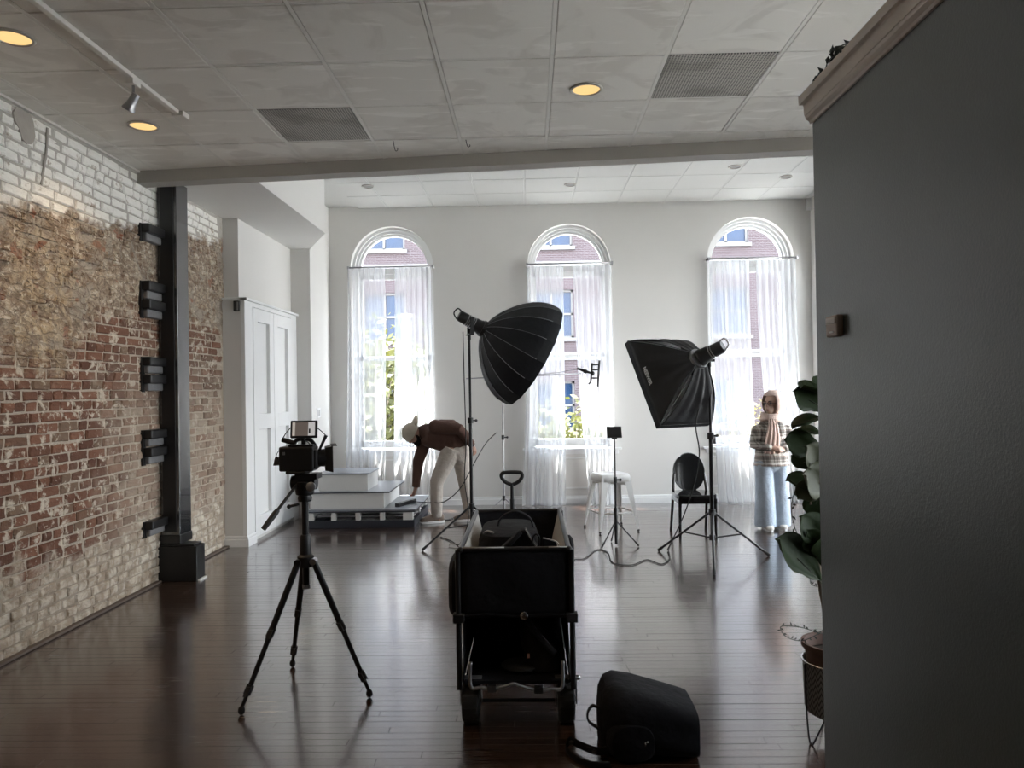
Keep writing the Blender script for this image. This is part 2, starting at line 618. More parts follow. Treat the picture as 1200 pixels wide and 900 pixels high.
def board_shape(b, x0, x1, y0, y1, dz, tilt):
    e = 0.0007
    z0 = dz
    def zz(y): return z0 + tilt * (y - (y0 + y1) / 2)
    o = [(x0, y0), (x1, y0), (x1, y1), (x0, y1)]
    i = [(x0 + e, y0 + e), (x1 - e, y0 + e), (x1 - e, y1 - e), (x0 + e, y1 - e)]
    vs = [(p[0], p[1], -0.012) for p in o] + [(p[0], p[1], zz(p[1]) - e) for p in o] + [(p[0], p[1], zz(p[1])) for p in i]
    fs = [(8, 9, 10, 11)]
    for k in range(4):
        j = (k + 1) % 4
        fs += [(k, j, 4 + j, 4 + k), (4 + k, 4 + j, 8 + j, 8 + k)]
    b.add(vs, fs)


BW = 0.057
boards_joined = B()
n_parts = 0
row0 = int(math.floor(2.9 / BW))
shape_cache = {}
for row in range(int(math.floor(YR / BW)) + 1, int(YB / BW) + 1):
    y0 = row * BW
    if row < row0:
        board_shape(boards_joined, XL, XR, y0, y0 + BW - 0.0008, 0, 0)
        continue
    x = XL - rng.uniform(0, 0.8)
    while x < XR:
        L = rng.choice((0.7, 0.9, 1.1, 1.4, 1.8))
        x1 = min(x + L, XR)
        if x1 > XL + 0.02:
            xa = max(x, XL)
            if n_parts < 300 and x1 > -2.6 and xa < 1.3:
                key = (round(x1 - xa, 2), rng.randrange(4))
                if key not in shape_cache:
                    bb = B()
                    board_shape(bb, 0, x1 - xa - 0.0008, 0, BW - 0.0008, rng.uniform(-0.0004, 0.0004), rng.uniform(-0.006, 0.006))
                    o = bb.build('floor_board', M['floor'], fl)
                    shape_cache[key] = o
                else:
                    o = shape_cache[key].copy()
                    COL.objects.link(o)
                o.location = (xa, y0, 0)
                n_parts += 1
            else:
                board_shape(boards_joined, xa, x1 - 0.0008, y0, y0 + BW - 0.0008, rng.uniform(-0.0004, 0.0004), rng.uniform(-0.006, 0.006))
        x = x1
fb = boards_joined.build('floor_boards', M['floor'], fl)
fb['kind'] = 'stuff'

# ---- brick wall on the left
wl = own('wall_left', B().box((XL - 0.34, YR, -0.1), (XL - 0.05, YB + 0.3, 4.1)), M['mortar'], 'old exposed brick wall, whitewashed at the top, red and lime stained below', 'wall', kind='structure')
ORG[wl.name] = V((0, 0, 0))
from mathutils import noise as mn


def mortar_pt(u, v):
    y = 2.4 + u * (7.5 - 2.4)
    z = v * 3.30
    q = V((y * 5, z * 5, 1.3))
    h = mn.fractal(q, 0.8, 2.1, 4)
    mid = max(0, min(1, (z - 1.65 - 0.38 * max(0, min(1, (y - 4.75) / 0.55)) - 0.35 * mn.noise(V((y * 2, z * 2, 5)))) / 0.25)) * max(0, min(1, (2.72 + (y - 4.2) * 0.13 - z + 0.2 * mn.noise(V((y * 2.4, z * 2, 8)))) / 0.15))
    return V((XL + 0.002 + 0.0035 * h + mid * (0.002 + 0.014 * h), y, z))


own_m = B().grid(mortar_pt, 230, 150).build('mortar_bed', M['mortar'], wl, smooth=True)
B().box((XL - 0.06, YR, 0), (XL + 0.003, 2.42, 3.3)).build('mortar_back', M['mortar'], wl)


def brick_shape(r, w, h):
    """a worn brick face, 18 quads: ring at the wall, worn edge ring, uneven front"""
    n = 8
    base = [(0, 0), (w / 2, 0), (w, 0), (w, h / 2), (w, h), (w / 2, h), (0, h), (0, h / 2)]
    outer = [(p[0] + r.uniform(-.004, .004), p[1] + r.uniform(-.003, .003)) for p in base]
    c = (w / 2, h / 2)
    vs = [(-0.03, p[0], p[1]) for p in base]
    vs += [(r.uniform(0.000, 0.004), p[0], p[1]) for p in outer]
    vs += [(r.uniform(0.008, 0.015), c[0] + (p[0] - c[0]) * 0.87, c[1] + (p[1] - c[1]) * 0.78) for p in outer]
    vs += [(r.uniform(0.010, 0.016), c[0], c[1])]
    fs = []
    for k in range(n):
        j = (k + 1) % n
        fs += [(k, j, 8 + j, 8 + k), (8 + k, 8 + j, 16 + j, 16 + k), (16 + k, 16 + j, 24)]
    return vs, fs


WS = (0.094, 0.094, 0.13, 0.165, 0.199, 0.199, 0.205, 0.212)
brick_var = {(w, k): brick_shape(rng, w, 0.0575) for w in sorted(set(WS)) for k in range(3)}
brick_obj = {}
bricks_joined = B()
cand = []
for row in range(0, 48):
    z0 = row * 0.068 + 0.006
    if z0 > 3.225: continue
    y = 2.6 + (0.11 if row % 2 else 0.0) + rng.uniform(0, 0.03)
    while y < 7.3:
        w = rng.choice(WS) if row % 6 != 3 else rng.choice((0.094, 0.094, 0.094, 0.13))
        top = 1.8 + 0.38 * max(0, min(1, (y - 4.75) / 0.55))
        mid = top < z0 < 2.52 + 0.13 * (y - 4.2)
        if y + w < 7.36 and not (mid and rng.random() < 0.30):
            d = math.hypot(y, 3.06)
            cand.append((0 if y > 4.16 and not mid else 1, -1.0 / d ** 2, y, z0 + rng.uniform(-0.003, 0.003), w, mid))
        y += w + rng.uniform(0.011, 0.017)
cand.sort()
for i, (a, d, y0, z0, w, mid) in enumerate(cand):
    key = (w, rng.randrange(3))
    dx = rng.uniform(-0.005, 0.005) - (0.005 if mid else 0)
    if i < 298:
        if key not in brick_obj:
            o = B().add(*brick_var[key]).build('brick', M['brick'], wl, smooth=False)
            brick_obj[key] = o
        else:
            o = brick_obj[key].copy()
            COL.objects.link(o)
        o.location = (XL + dx, y0, z0)
        o.rotation_euler = (rng.uniform(-0.02, 0.02), 0, 0)
    else:
        vs, fs = brick_var[key]
        bricks_joined.add([(p[0] + XL + dx, p[1] + y0, p[2] + z0) for p in vs], fs)
bj = bricks_joined.build('bricks', M['brick'], wl)
bj['kind'] = 'stuff'
patch_m = plain('grey_mortar_patch', (0.33, 0.305, 0.27), 0.95, var=0.15, scale=12, bscale=40, bstr=0.6)
ring_ = [(4.36, 3.262), (4.43, 3.265), (4.49, 3.262), (4.515, 3.22), (4.53, 3.14), (4.50, 3.085), (4.45, 3.07), (4.41, 3.09), (4.385, 3.14), (4.345, 3.18), (4.335, 3.22)]
cc_ = V((XL + 0.022, 4.44, 3.17))
B().rings([[V((XL - 0.01, p[0], p[1])) for p in ring_], [V((XL + 0.017, p[0], p[1])) for p in ring_], [cc_.lerp(V((XL + 0.022, p[0], p[1])), 0.7) for p in ring_]]).build('mortar_patch', patch_m, wl, smooth='auto')
sm_ = curve_pts([(XL + 0.012, 4.652, 3.24), (XL + 0.013, 4.64, 3.10), (XL + 0.013, 4.61, 2.97), (XL + 0.012, 4.585, 2.86)], 5)
B().tube(sm_, [(0.010 + 0.006 * ((k * 7) % 5) / 5, 0.006) for k in range(len(sm_))], 6, Y_ if False else (0, 1, 0)).build('mortar_seam', patch_m, wl, smooth=True)
own('trim_1', B().box((XL - 0.02, 2.0, 0), (XL + 0.05, 5.98, 0.018)).box((XL - 0.02, 6.2, 0), (XL + 0.05, 7.35, 0.018)), plain('dusty_dark_wood', (0.11, 0.085, 0.07), 0.6), 'thin dark wooden strip along the foot of the brick wall', 'trim', kind='structure', bevel=0.006)

# ---- near ceiling
SLOPE = -0.085                                     # the old beam runs slightly skewed


def beam_y(x): return 5.49 + SLOPE * x


ce = own('ceiling', B().prism([(XL - 0.3, YR), (XR + 0.1, YR), (XR + 0.1, beam_y(XR) + 0.05), (XL - 0.3, beam_y(XL) + 0.05)], 'z', ZN + 0.03, ZN + 0.16).box((XL, YR, ZN), (XR, 1.5, ZN + 0.04)), M['tile'], 'low stained drop ceiling of square tiles over the near half', 'ceiling', kind='structure')
ORG[ce.name] = V((0, 0, 0))
TX, TY = 0.1492, 3.9435


def tile_obj(b, x0, x1, y0, y1, z, t=0.014):
    e = 0.004
    b.prism([(x0, y0), (x1, y0), (x1, y1), (x0, y1)], 'z', z + e, z + t)
    o = [(x0, y0), (x1, y0), (x1, y1), (x0, y1)]
    i = [(x0 + e, y0 + e), (x1 - e, y0 + e), (x1 - e, y1 - e), (x0 + e, y1 - e)]
    b.add([(p[0], p[1], z + e) for p in o] + [(p[0], p[1], z) for p in i], [(4, 5, 6, 7)] + [(k, (k + 1) % 4, 4 + (k + 1) % 4, 4 + k) for k in range(4)])


vents = {(-3, 1): 0, (1, 0): 1}
tile_mesh = None
for j in range(-4, 3):
    for i in range(-6, 6):
        x0 = TX + 0.61 * i + 0.011
        x1 = TX + 0.61 * (i + 1) - 0.011
        y0 = TY + 0.61 * j + 0.011
        y1 = TY + 0.61 * (j + 1) - 0.011
        x0c, x1c = max(x0, XL + 0.03), min(x1, XR)
        if (i, j) in vents or x1c - x0c < 0.05: continue
        full = x0c == x0 and x1c == x1 and j < 2
        if full and tile_mesh is not None:
            o = tile_mesh.copy()
            COL.objects.link(o)
            o.location = (x0, y0, ZN + rng.uniform(-0.001, 0.003))
            o.rotation_euler = (rng.uniform(-.004, .004), rng.uniform(-.004, .004), 0)
        elif full:
            bb = B()
            tile_obj(bb, 0, x1 - x0, 0, y1 - y0, 0)
            tile_mesh = o = bb.build('ceiling_tile', M['tile'], ce)
            o.location = (x0, y0, ZN)
        else:
            bb = B()
            ye0, ye1 = min(y1, beam_y(x0c) - 0.012), min(y1, beam_y(x1c) - 0.012)
            if j == 2:
                if ye0 <= y0 + 0.02: continue
                bb.prism([(x0c, y0), (x1c, y0), (x1c, max(ye1, y0 + 0.01)), (x0c, ye0)], 'z', ZN, ZN + 0.014)
            else:
                tile_obj(bb, x0c, x1c, y0, y1, ZN)
            bb.build('ceiling_tile', M['tile'], ce)
for i in range(-6, 7):
    x = TX + 0.61 * i
    if XL < x < XR:
        B().box((x - 0.010, 1.5, ZN + 0.001), (x + 0.010, beam_y(x), ZN + 0.03)).build('grid_bar', M['grid'], ce)
for j in range(-4, 3):
    y = TY + 0.61 * j
    B().box((XL, y - 0.0075, ZN + 0.004), (XR, y + 0.0075, ZN + 0.03)).build('grid_bar', M['grid'], ce)
B().box((XL - 0.02, 1.5, ZN - 0.012), (XL + 0.03, beam_y(XL), ZN + 0.02)).build('edge_angle', M['grid'], ce)
vlab = ['perforated grey ceiling vent tile near the brick wall', 'perforated grey ceiling vent tile with a dark smudge, right of the lit can']
for (i, j), k in vents.items():
    x0, y0 = TX + 0.61 * i + 0.011, TY + 0.61 * j + 0.011
    b = B()
    tile_obj(b, x0, x0 + 0.588, y0, y0 + 0.588, ZN + 0.001)
    own('ceiling_vent', b, M['vent'], vlab[k], 'vent', group='ceiling vents')

# ---- beam between the two ceilings and the header above it
bm_ = own('trim_2', B().add(
    [(x, beam_y(x) + dy, z) for dy, z in ((0, 3.195), (0.14, 3.195), (0.14, 3.60), (0, 3.30)) for x in (XL - 0.02, XR)],
    [(0, 1, 3, 2), (2, 3, 5, 4), (4, 5, 7, 6), (6, 7, 1, 0), (0, 2, 4, 6), (1, 7, 5, 3)]), M['beam'], 'long painted ceiling beam where the low ceiling ends', 'beam', kind='structure')
hdr = own('wall_header', B().add(
    [(x, beam_y(x) + dy, z) for dy, z in ((0.02, 3.3), (0.135, 3.3), (0.135, 4.1), (0.02, 4.1)) for x in (XL - 0.02, XR)],
    [(0, 1, 3, 2), (2, 3, 5, 4), (4, 5, 7, 6), (6, 7, 1, 0), (0, 2, 4, 6), (1, 7, 5, 3)]), M['paint'], 'white wall strip above the beam, facing the windows', 'wall', kind='structure')

# ---- far ceiling
cf = own('ceiling_far', B().box((XL - 0.3, 5.0, ZF + 0.03), (XR + 0.2, YB + 0.3, ZF + 0.15)), M['far_ceiling'], 'high white drop ceiling of square tiles by the windows', 'ceiling', kind='structure')
ORG[cf.name] = V((0, 0, 0))
fx, fy = -0.02, 9.24
ft = None
for j in range(-6, 2):
    for i in range(-4, 7):
        x0, x1 = fx + 0.61 * i + 0.009, fx + 0.61 * (i + 1) - 0.009
        y0, y1 = fy + 0.61 * j + 0.009, fy + 0.61 * (j + 1) - 0.009
        x1c, y1c, x0c = min(x1, XR - 0.01), min(y1, YB - 0.01), max(x0, -2.25)
        y0c = max(y0, 5.85)
        if x1c - x0c < 0.06 or y1c - y0c < 0.06: continue
        full = x1c == x1 and y1c == y1 and x0c == x0 and y0c == y0
        if full and ft is not None:
            o = ft.copy()
            COL.objects.link(o)
        else:
            bb = B()
            tile_obj(bb, 0, x1c - x0c, 0, y1c - y0c, 0)
            o = bb.build('ceiling_tile', M['far_ceiling'], cf)
            if full: ft = o
        o.location = (x0c, y0c, ZF + rng.uniform(-0.001, 0.002))
for i in range(-3, 7):
    x = fx + 0.61 * i
    B().box((x - 0.008, 5.7, ZF + 0.002), (x + 0.008, YB, ZF + 0.03)).build('grid_bar', M['far_ceiling'], cf)
for j in range(-5, 2):
    y = fy + 0.61 * j
    B().box((-2.25, y - 0.008, ZF + 0.004), (XR, y + 0.008, ZF + 0.03)).build('grid_bar', M['far_ceiling'], cf)

# ---- bulkhead, closet and pilaster on the left of the far half
own('wall_bulkhead', B().prism([(XL - 0.05, beam_y(XL) + 0.14), (-2.23, beam_y(-2.23) + 0.14), (-2.23, 8.14), (-2.66, 9.02), (XL - 0.05, 9.02)], 'z', ZN, 4.0), M['paint'], 'white boxed bulkhead hanging under the high ceiling at left', 'wall', kind='structure')
own('wall_closet', B().box((XL - 0.05, 7.37, 2.47), (-2.90, 9.02, ZN)).box((XL - 0.05, 7.35, 0), (-2.875, 9.02, 2.47)), M['paint'], 'white closet enclosure built against the brick wall', 'wall', kind='structure')
own('wall_pilaster', B().box((XL - 0.05, 9.0, 0), (-2.66, YB + 0.02, 4.0)), M['paint'], 'white pilaster between closet and window wall', 'wall', kind='structure')
own('trim_3', B().box((XL, 7.33, 2.465), (-2.815, 7.36, 2.49)).box((-2.88, 7.33, 2.465), (-2.805, 9.0, 2.49)), M['paint_white'], 'thin white ledge moulding around the top of the closet', 'trim', kind='structure', bevel=0.004)
own('trim_4', B().box((-2.88, 7.35, 0), (-2.835, 7.565, 2.465)).box((-2.88, 8.80, 0), (-2.835, 9.0, 2.465)).box((-2.88, 7.56, 2.42), (-2.835, 8.81, 2.465)), M['paint_white'], 'white casing around the folding closet doors', 'trim', kind='structure', bevel=0.003)
for k, (y0, y1) in enumerate(((7.572, 8.18), (8.188, 8.795))):
    d = thing('door_%d' % (k + 1), ['white panelled folding closet door, leaf nearer the brick', 'white panelled folding closet door, leaf nearer the windows'][k], 'door', (-2.86, y0, 0.03), kind='structure')
    b = B()
    xf, xb = -2.832, -2.874
    ya, yb = y0 + 0.13, y1 - 0.13
    for lo, hi in (((y0, 0.05), (ya, 2.415)), ((yb, 0.05), (y1, 2.415)), ((ya, 0.05), (yb, 0.25)), ((ya, 1.15), (yb, 1.31)), ((ya, 2.28), (yb, 2.415))):
        b.box((xb, lo[0], lo[1]), (xf, hi[0], hi[1]))
    b.build('door_frame', M['paint_white'], d, bevel=0.002)
    B().box((xb, ya - 0.01, 0.24), (xb + 0.005, yb + 0.01, 1.16)).build('panel', M['paint_white'], d)
    B().box((xb, ya - 0.01, 1.30), (xb + 0.005, yb + 0.01, 2.29)).build('panel', M['paint_white'], d)
prof = [(0, 0), (0.018, 0), (0.018, 0.07), (0.012, 0.08), (0.012, 0.095), (0.006, 0.105), (0, 0.108)]
b = B()
b.prism([(7.35 - p[0], p[1]) for p in prof], 'x', XL, -2.835)
b.prism([(-2.835 + p[0], p[1]) for p in prof], 'y', 7.335, 7.565)
own('baseboard_left', b, M['paint_white'], 'white moulded baseboard at the corner of the closet', 'baseboard', kind='structure')

# ---- window wall
WIN = [(-1.814, 0.556, 3.186, 0.75), (0.5535, 0.5555, 3.171, 0.742), (2.953, 0.572, 3.194, 0.735)]   # centre, half width, springing, sill
NA = 28


def wall_arches(b, u0, u1, z0, z1, wins, y0, y1, mk):
    """wall slab between y0 (room face) and y1 with arched openings; mk maps (u, y, z) to the world"""
    def quad(b, a, c, d, e): b.add([mk(*a), mk(*c), mk(*d), mk(*e)], [(0, 1, 2, 3)])
    u = u0
    for (c, h, zs, sill) in wins:
        for y in (y0, y1):
            quad(b, (u, y, z0), (c - h, y, z0), (c - h, y, z1), (u, y, z1))
            quad(b, (c - h, y, z0), (c + h, y, z0), (c + h, y, sill), (c - h, y, sill))
            ar = [(c - h * math.cos(PI * k / NA), zs + h * math.sin(PI * k / NA)) for k in range(NA + 1)]
            for k in range(NA):
                quad(b, (ar[k][0], y, ar[k][1]), (ar[k + 1][0], y, ar[k + 1][1]), (ar[k + 1][0], y, z1), (ar[k][0], y, z1))
        edge = [(c - h, sill)] + ar + [(c + h, sill)]
        for k in range(len(edge)):
            p, q = edge[k], edge[(k + 1) % len(edge)]
            quad(b, (p[0], y0, p[1]), (q[0], y0, q[1]), (q[0], y1, q[1]), (p[0], y1, p[1]))
        u = c + h
    for y in (y0, y1):
        quad(b, (u, y, z0), (u1, y, z0), (u1, y, z1), (u, y, z1))


b = B()
wall_arches(b, XL - 0.3, XR + 0.3, -0.1, 4.1, WIN, YB, YB + 0.32, lambda u, y, z: (u, y, z))
own('wall_back', b, M['paint'], 'pale window wall with three tall arched openings', 'wall', kind='structure')


def arch_band(b, c, h_out, h_in, zs, zbot, y0, y1, mk):
    """frame following the opening: two jambs and the arch"""
    o = [(c - h_out, zbot)] + [(c - h_out * math.cos(PI * k / NA), zs + h_out * math.sin(PI * k / NA)) for k in range(NA + 1)] + [(c + h_out, zbot)]
    i = [(c - h_in, zbot)] + [(c - h_in * math.cos(PI * k / NA), zs + h_in * math.sin(PI * k / NA)) for k in range(NA + 1)] + [(c + h_in, zbot)]
    n = len(o)
    rows = [[mk(p[0], y, p[1]) for p in q] for q, y in ((o, y0), (i, y0), (i, y1), (o, y1))]
    vs = [p for r in rows for p in r]
    fs = []
    for r in range(4):
        s2 = (r + 1) % 4
        fs += [(r * n + k, r * n + k + 1, s2 * n + k + 1, s2 * n + k) for k in range(n - 1)]
    fs += [(0, n, 2 * n, 3 * n), (n - 1, 2 * n - 1, 3 * n - 1, 4 * n - 1)]
    b.add(vs, fs)


def window(idx, c, h, zs, sill, yw, mk, label, stool=True):
    w = thing('window_%d' % idx, label, 'window', mk(c, yw, sill), kind='structure')
    b = B()
    arch_band(b, c, h, h - 0.035, zs, sill, yw + 0.10, yw + 0.28, mk)
    arch_band(b, c, h - 0.035, h - 0.07, zs, sill, yw + 0.14, yw + 0.28, mk)
    b.build('frame', M['paint_white'], w, smooth='auto')
    hi = h - 0.07
    b = B()
    arch_band(b, c, hi, hi - 0.03, zs, zs, yw + 0.18, yw + 0.26, mk)

    def bar(b, u0, u1, z0, z1, ya, yb):
        p, q = mk(u0, ya, z0), mk(u1, yb, z1)
        b.box([min(p[k], q[k]) for k in range(3)], [max(p[k], q[k]) for k in range(3)])
    bar(b, c - hi, c + hi, zs - 0.06, zs + 0.015, yw + 0.16, yw + 0.27)
    b.build('arch_sash', M['paint_white'], w, smooth='auto')
    zm = 1.965
    b = B()
    for z0, z1 in ((zm, zm + 0.045), (zs - 0.13, zs - 0.06)): bar(b, c - hi, c + hi, z0, z1, yw + 0.20, yw + 0.245)
    for u in (c - hi, c + hi - 0.045): bar(b, u, u + 0.045, zm, zs - 0.06, yw + 0.20, yw + 0.245)
    b.build('upper_sash', M['paint_white'], w)
    b = B()
    for z0, z1 in ((zm - 0.015, zm + 0.03), (sill + 0.02, sill + 0.11)): bar(b, c - hi, c + hi, z0, z1, yw + 0.16, yw + 0.198)
    for u in (c - hi, c + hi - 0.045): bar(b, u, u + 0.045, sill + 0.02, zm + 0.03, yw + 0.16, yw + 0.198)
    b.build('lower_sash', M['paint_white'], w)
    g = hi - 0.01
    b = B()
    pts = [(c - g * math.cos(PI * k / NA), zs + 0.0 + g * math.sin(PI * k / NA)) for k in range(NA + 1)]
    b.add([mk(p[0], yw + 0.22, p[1]) for p in pts], [tuple(range(NA + 1))])
    b.build('pane', M['glass'], w)
    B().add([mk(u, yw + 0.222, z) for u, z in ((c - g, zm), (c + g, zm), (c + g, zs - 0.06), (c - g, zs - 0.06))], [(0, 1, 2, 3)]).build('pane', M['glass'], w)
    B().add([mk(u, yw + 0.18, z) for u, z in ((c - g, sill + 0.05), (c + g, sill + 0.05), (c + g, zm), (c - g, zm))], [(0, 1, 2, 3)]).build('pane', M['glass'], w)
    if stool:
        b = B()
        bar(b, c - h - 0.1, c + h + 0.1, sill - 0.03, sill, yw - 0.05, yw + 0.16)
        bar(b, c - h - 0.06, c + h + 0.06, sill - 0.085, sill - 0.03, yw - 0.016, yw)
        b.build('sill', M['paint_white'], w, bevel=0.006)
        b = B()
        for (u0, u1, z0, z1) in ((c - h, c + h, sill - 0.145, sill - 0.125), (c - h, c + h, 0.20, 0.22), (c - h, c - h + 0.02, 0.2, sill - 0.125), (c + h - 0.02, c + h, 0.2, sill - 0.125)):
            bar(b, u0, u1, z0, z1, yw - 0.01, yw)
        b.build('apron_moulding', M['paint_white'], w, bevel=0.003)
    return w


idm = lambda u, y, z: V((u, y, z))
wl_ = ['left arched sash window, behind the bending man', 'middle arched sash window, behind the round softbox', 'right arched sash window, behind the woman in the headscarf']
for k, (c, h, zs, sill) in enumerate(WIN):
    window(k + 1, c, h, zs, sill, YB, idm, wl_[k])
    portal('window_portal', (c, YB + 0.40, (sill + zs + h) / 2), (-PI / 2, 0, 0), 2 * h + 0.1, zs + h - sill + 0.1)
b = B()
b.prism([(YB - p[0], p[1]) for p in prof], 'x', -2.66, XR)
own('baseboard_back', b, M['paint_white'], 'white baseboard along the window wall', 'baseboard', kind='structure')
own('trim_5', B().box((XR - 0.06, YB - 0.05, 3.83), (XR, YB, ZF)), M['paint_white'], 'small white block in the far right ceiling corner', 'trim', kind='structure')

# ---- hidden right wall with windows added to let daylight in, and the wall behind the camera
mkr = lambda u, y, z: V((XR + (y - YB), u, z))
WR = [(0.8, 0.6, 2.3, 0.75), (2.4, 0.6, 2.3, 0.75), (4.0, 0.6, 2.3, 0.75), (7.5, 0.68, 2.85, 0.08), (8.95, 0.68, 2.85, 0.08)]  # unseen windows, added and sized to bring daylight to doors, walls and ceiling
b = B()
wall_arches(b, YR - 0.1, YB + 0.3, -0.1, 4.1, WR, YB, YB + 0.32, mkr)
own('wall_right', b, M['paint'], 'white side wall with arched windows added for daylight, hidden behind the charcoal wall', 'wall', kind='structure')
for k, (c, h, zs, sill) in enumerate(WR):
    window(4 + k, c, h, zs, sill, YB, mkr, '%s arched side window added for daylight in the hidden right wall, counted from the camera' % ('first', 'second', 'third', 'fourth', 'fifth')[k], stool=False)
    portal('window_portal', (XR + 0.40, c, (sill + zs + h) / 2), (PI / 2, 0, PI / 2), 2 * h + 0.1, zs + h - sill + 0.1)
own('wall_rear', B().box((XL - 0.3, YR - 0.2, -0.1), (XR + 0.3, YR, 4.1)), M['paint'], 'plain wall behind the camera', 'wall', kind='structure')

# ---- charcoal partition at right with crown moulding
DX, DY, DT = 1.097, 2.85, 2.60
own('wall_partition', B().box((DX, -3.2, 0), (DX + 0.16, DY, DT)), M['dark_wall'], 'charcoal painted partition wall filling the right side', 'wall', kind='structure')
cp = [(0, 2.518), (0.008, 2.518), (0.010, 2.528), (0.020, 2.540), (0.022, 2.552), (0.024, 2.553), (0.025, 2.575), (0.026, 2.592), (0.028, 2.596), (0.040, 2.600), (0.041, 2.632), (0, 2.632)]
b = B()
r0 = [V((DX - p[0], -3.2, p[1])) for p in cp]
r1 = [V((DX - p[0], DY + p[0] * 0.8, p[1])) for p in cp]
r2 = [V((DX + 0.16 + p[0], DY + p[0] * 0.8, p[1])) for p in cp]
b.rings([r0, r1, r2])
crown_m = plain('dusty_crown_paint', (0.72, 0.66, 0.61), 0.55, var=0.1, scale=5)
own('trim_6', b, crown_m, 'off white stepped crown moulding along the top of the charcoal wall', 'trim', kind='structure')
own('trim_7', B().box((DX + 0.02, -3.2, 2.595), (DX + 0.16, DY - 0.01, 2.63)), crown_m, 'flat top of the charcoal partition', 'trim', kind='structure')

# ================================================================== OUTSIDE
def facade_mat():
    n = NT('facade_brick')
    x, y, z = n.xyz()
    bt = n.node('ShaderNodeTexBrick', {'Vector': n.comb(x, z, 0.0), 'Color1': (0.030, 0.019, 0.021, 1), 'Color2': (0.044, 0.030, 0.033, 1), 'Mortar': (0.078, 0.072, 0.078, 1),
                'Scale': 1.0, 'Mortar Size': 0.012, 'Brick Width': 0.22, 'Row Height': 0.075, 'Bias': 0.0})
    c = n.mix(n.math('MULTIPLY', n.noise(0.7), 0.4), bt.outputs[0], lin((0.052, 0.040, 0.045)))
    return n.done(n.pbr(c, 0.85, 0, None, 0.2))


M['facade'] = facade_mat()
M['stone'] = plain('pale_stone', (0.10, 0.097, 0.098), 0.8, var=0.08)
M['out_glass'] = plain('sky_blue_painted_glass', (0.006, 0.018, 0.045), 0.06, 0.0, var=0.1, spec=0.3, coat=0.0)  # reflected sky is painted in as the blue base colour
M['asphalt'] = plain('street_asphalt', (0.16, 0.16, 0.165), 0.9, bscale=30)
M['concrete'] = plain('pale_concrete', (0.45, 0.44, 0.42), 0.9)
own('street', B().box((-70, YB + 0.6, -4.3), (80, 90, -4.0)), M['asphalt'], 'grey street between the studio and the brick building', 'street', kind='structure')
own('street_side', B().box((XR + 0.6, -60, -4.3), (90, YB + 0.6, -4.001)), M['concrete'], 'unseen paved lot beside the studio, kept pale to bounce daylight in', 'street', kind='structure')  # unseen ground, kept pale so it bounces light up to the near ceiling
own('bounce_ground', B().box((-70, -90, -4.3), (XR + 0.6, YR - 0.6, -4.001)), M['concrete'], 'unseen pale concrete ground behind the camera, added to bounce light', 'street', kind='structure')  # unseen ground added as a pale light bouncer
FY = 30.0
bd = thing('brick_building', 'big pinkish brick building across the street with stone bands', 'building', (0, FY, -4))
wins = []
for rx in (-19.7, -12.35, -4.97, 1.83, 8.9, 15.9, 22.9):
    for zs in (-3.6, -0.1, 3.6, 7.3, 11.0):
        wins.append((rx - 1.75, rx, zs, zs + 1.95))
# wall with window openings: strips by floor
b = B()
xs = sorted(set([-32, 36] + [w[0] for w in wins] + [w[1] for w in wins]))
zs_ = sorted(set([-4, 18] + [w[2] for w in wins] + [w[3] for w in wins]))
for i in range(len(xs) - 1):
    for j in range(len(zs_) - 1):
        cx, cz = (xs[i] + xs[i + 1]) / 2, (zs_[j] + zs_[j + 1]) / 2
        if any(w[0] < cx < w[1] and w[2] < cz < w[3] for w in wins): continue
        b.box((xs[i], FY, zs_[j]), (xs[i + 1], FY + 0.4, zs_[j + 1]))
b.build('wall', M['facade'], bd)
b = B()
for z in (-0.95, 2.7, 6.38, 10.1): b.box((-32, FY - 0.06, z), (36, FY + 0.1, z + 0.32))
b.build('stone_band', M['stone'], bd)
B().box((-32, FY + 0.4, -4), (36, FY + 8, 18)).build('rear_block', M['facade'], bd)
for (x0, x1, z0, z1) in wins:
    b = B()
    t = 0.09
    for lo, hi in (((x0, z0), (x0 + t, z1)), ((x1 - t, z0), (x1, z1)), ((x0, z1 - t), (x1, z1)), ((x0, z0), (x1, z0 + t)), (((x0 + x1) / 2 - t / 2, z0), ((x0 + x1) / 2 + t / 2, z1)), ((x0, (z0 + z1) / 2 - 0.04), (x1, (z0 + z1) / 2 + 0.04))):
        b.box((lo[0], FY + 0.12, lo[1]), (hi[0], FY + 0.2, hi[1]))
    b.box((x0 - 0.1, FY - 0.12, z0 - 0.14), (x1 + 0.1, FY + 0.1, z0))
    wf = b.build('window', M['stone'], bd)
    B().box((x0, FY + 0.2, z0), (x1, FY + 0.24, z1)).build('pane', M['out_glass'], wf)


def leaf_mat(name, c1, c2):
    n = NT(name)
    c = n.mix(n.noise(3.0, detail=3), lin(c1), lin(c2))
    d = n.pbr(c, 0.55, 0, None, 0.3)
    t = n.node('ShaderNodeBsdfTranslucent', [c]).outputs[0]
    return n.done(n.node('ShaderNodeMixShader', [0.35, d, t]).outputs[0])


M['street_leaf'] = leaf_mat('street_tree_leaf', (0.028, 0.037, 0.008), (0.075, 0.070, 0.015))
M['yellow_leaf'] = leaf_mat('yellow_leaf', (0.065, 0.055, 0.012), (0.10, 0.084, 0.02))
M['bark'] = plain('tree_bark', (0.16, 0.13, 0.10), 0.9)


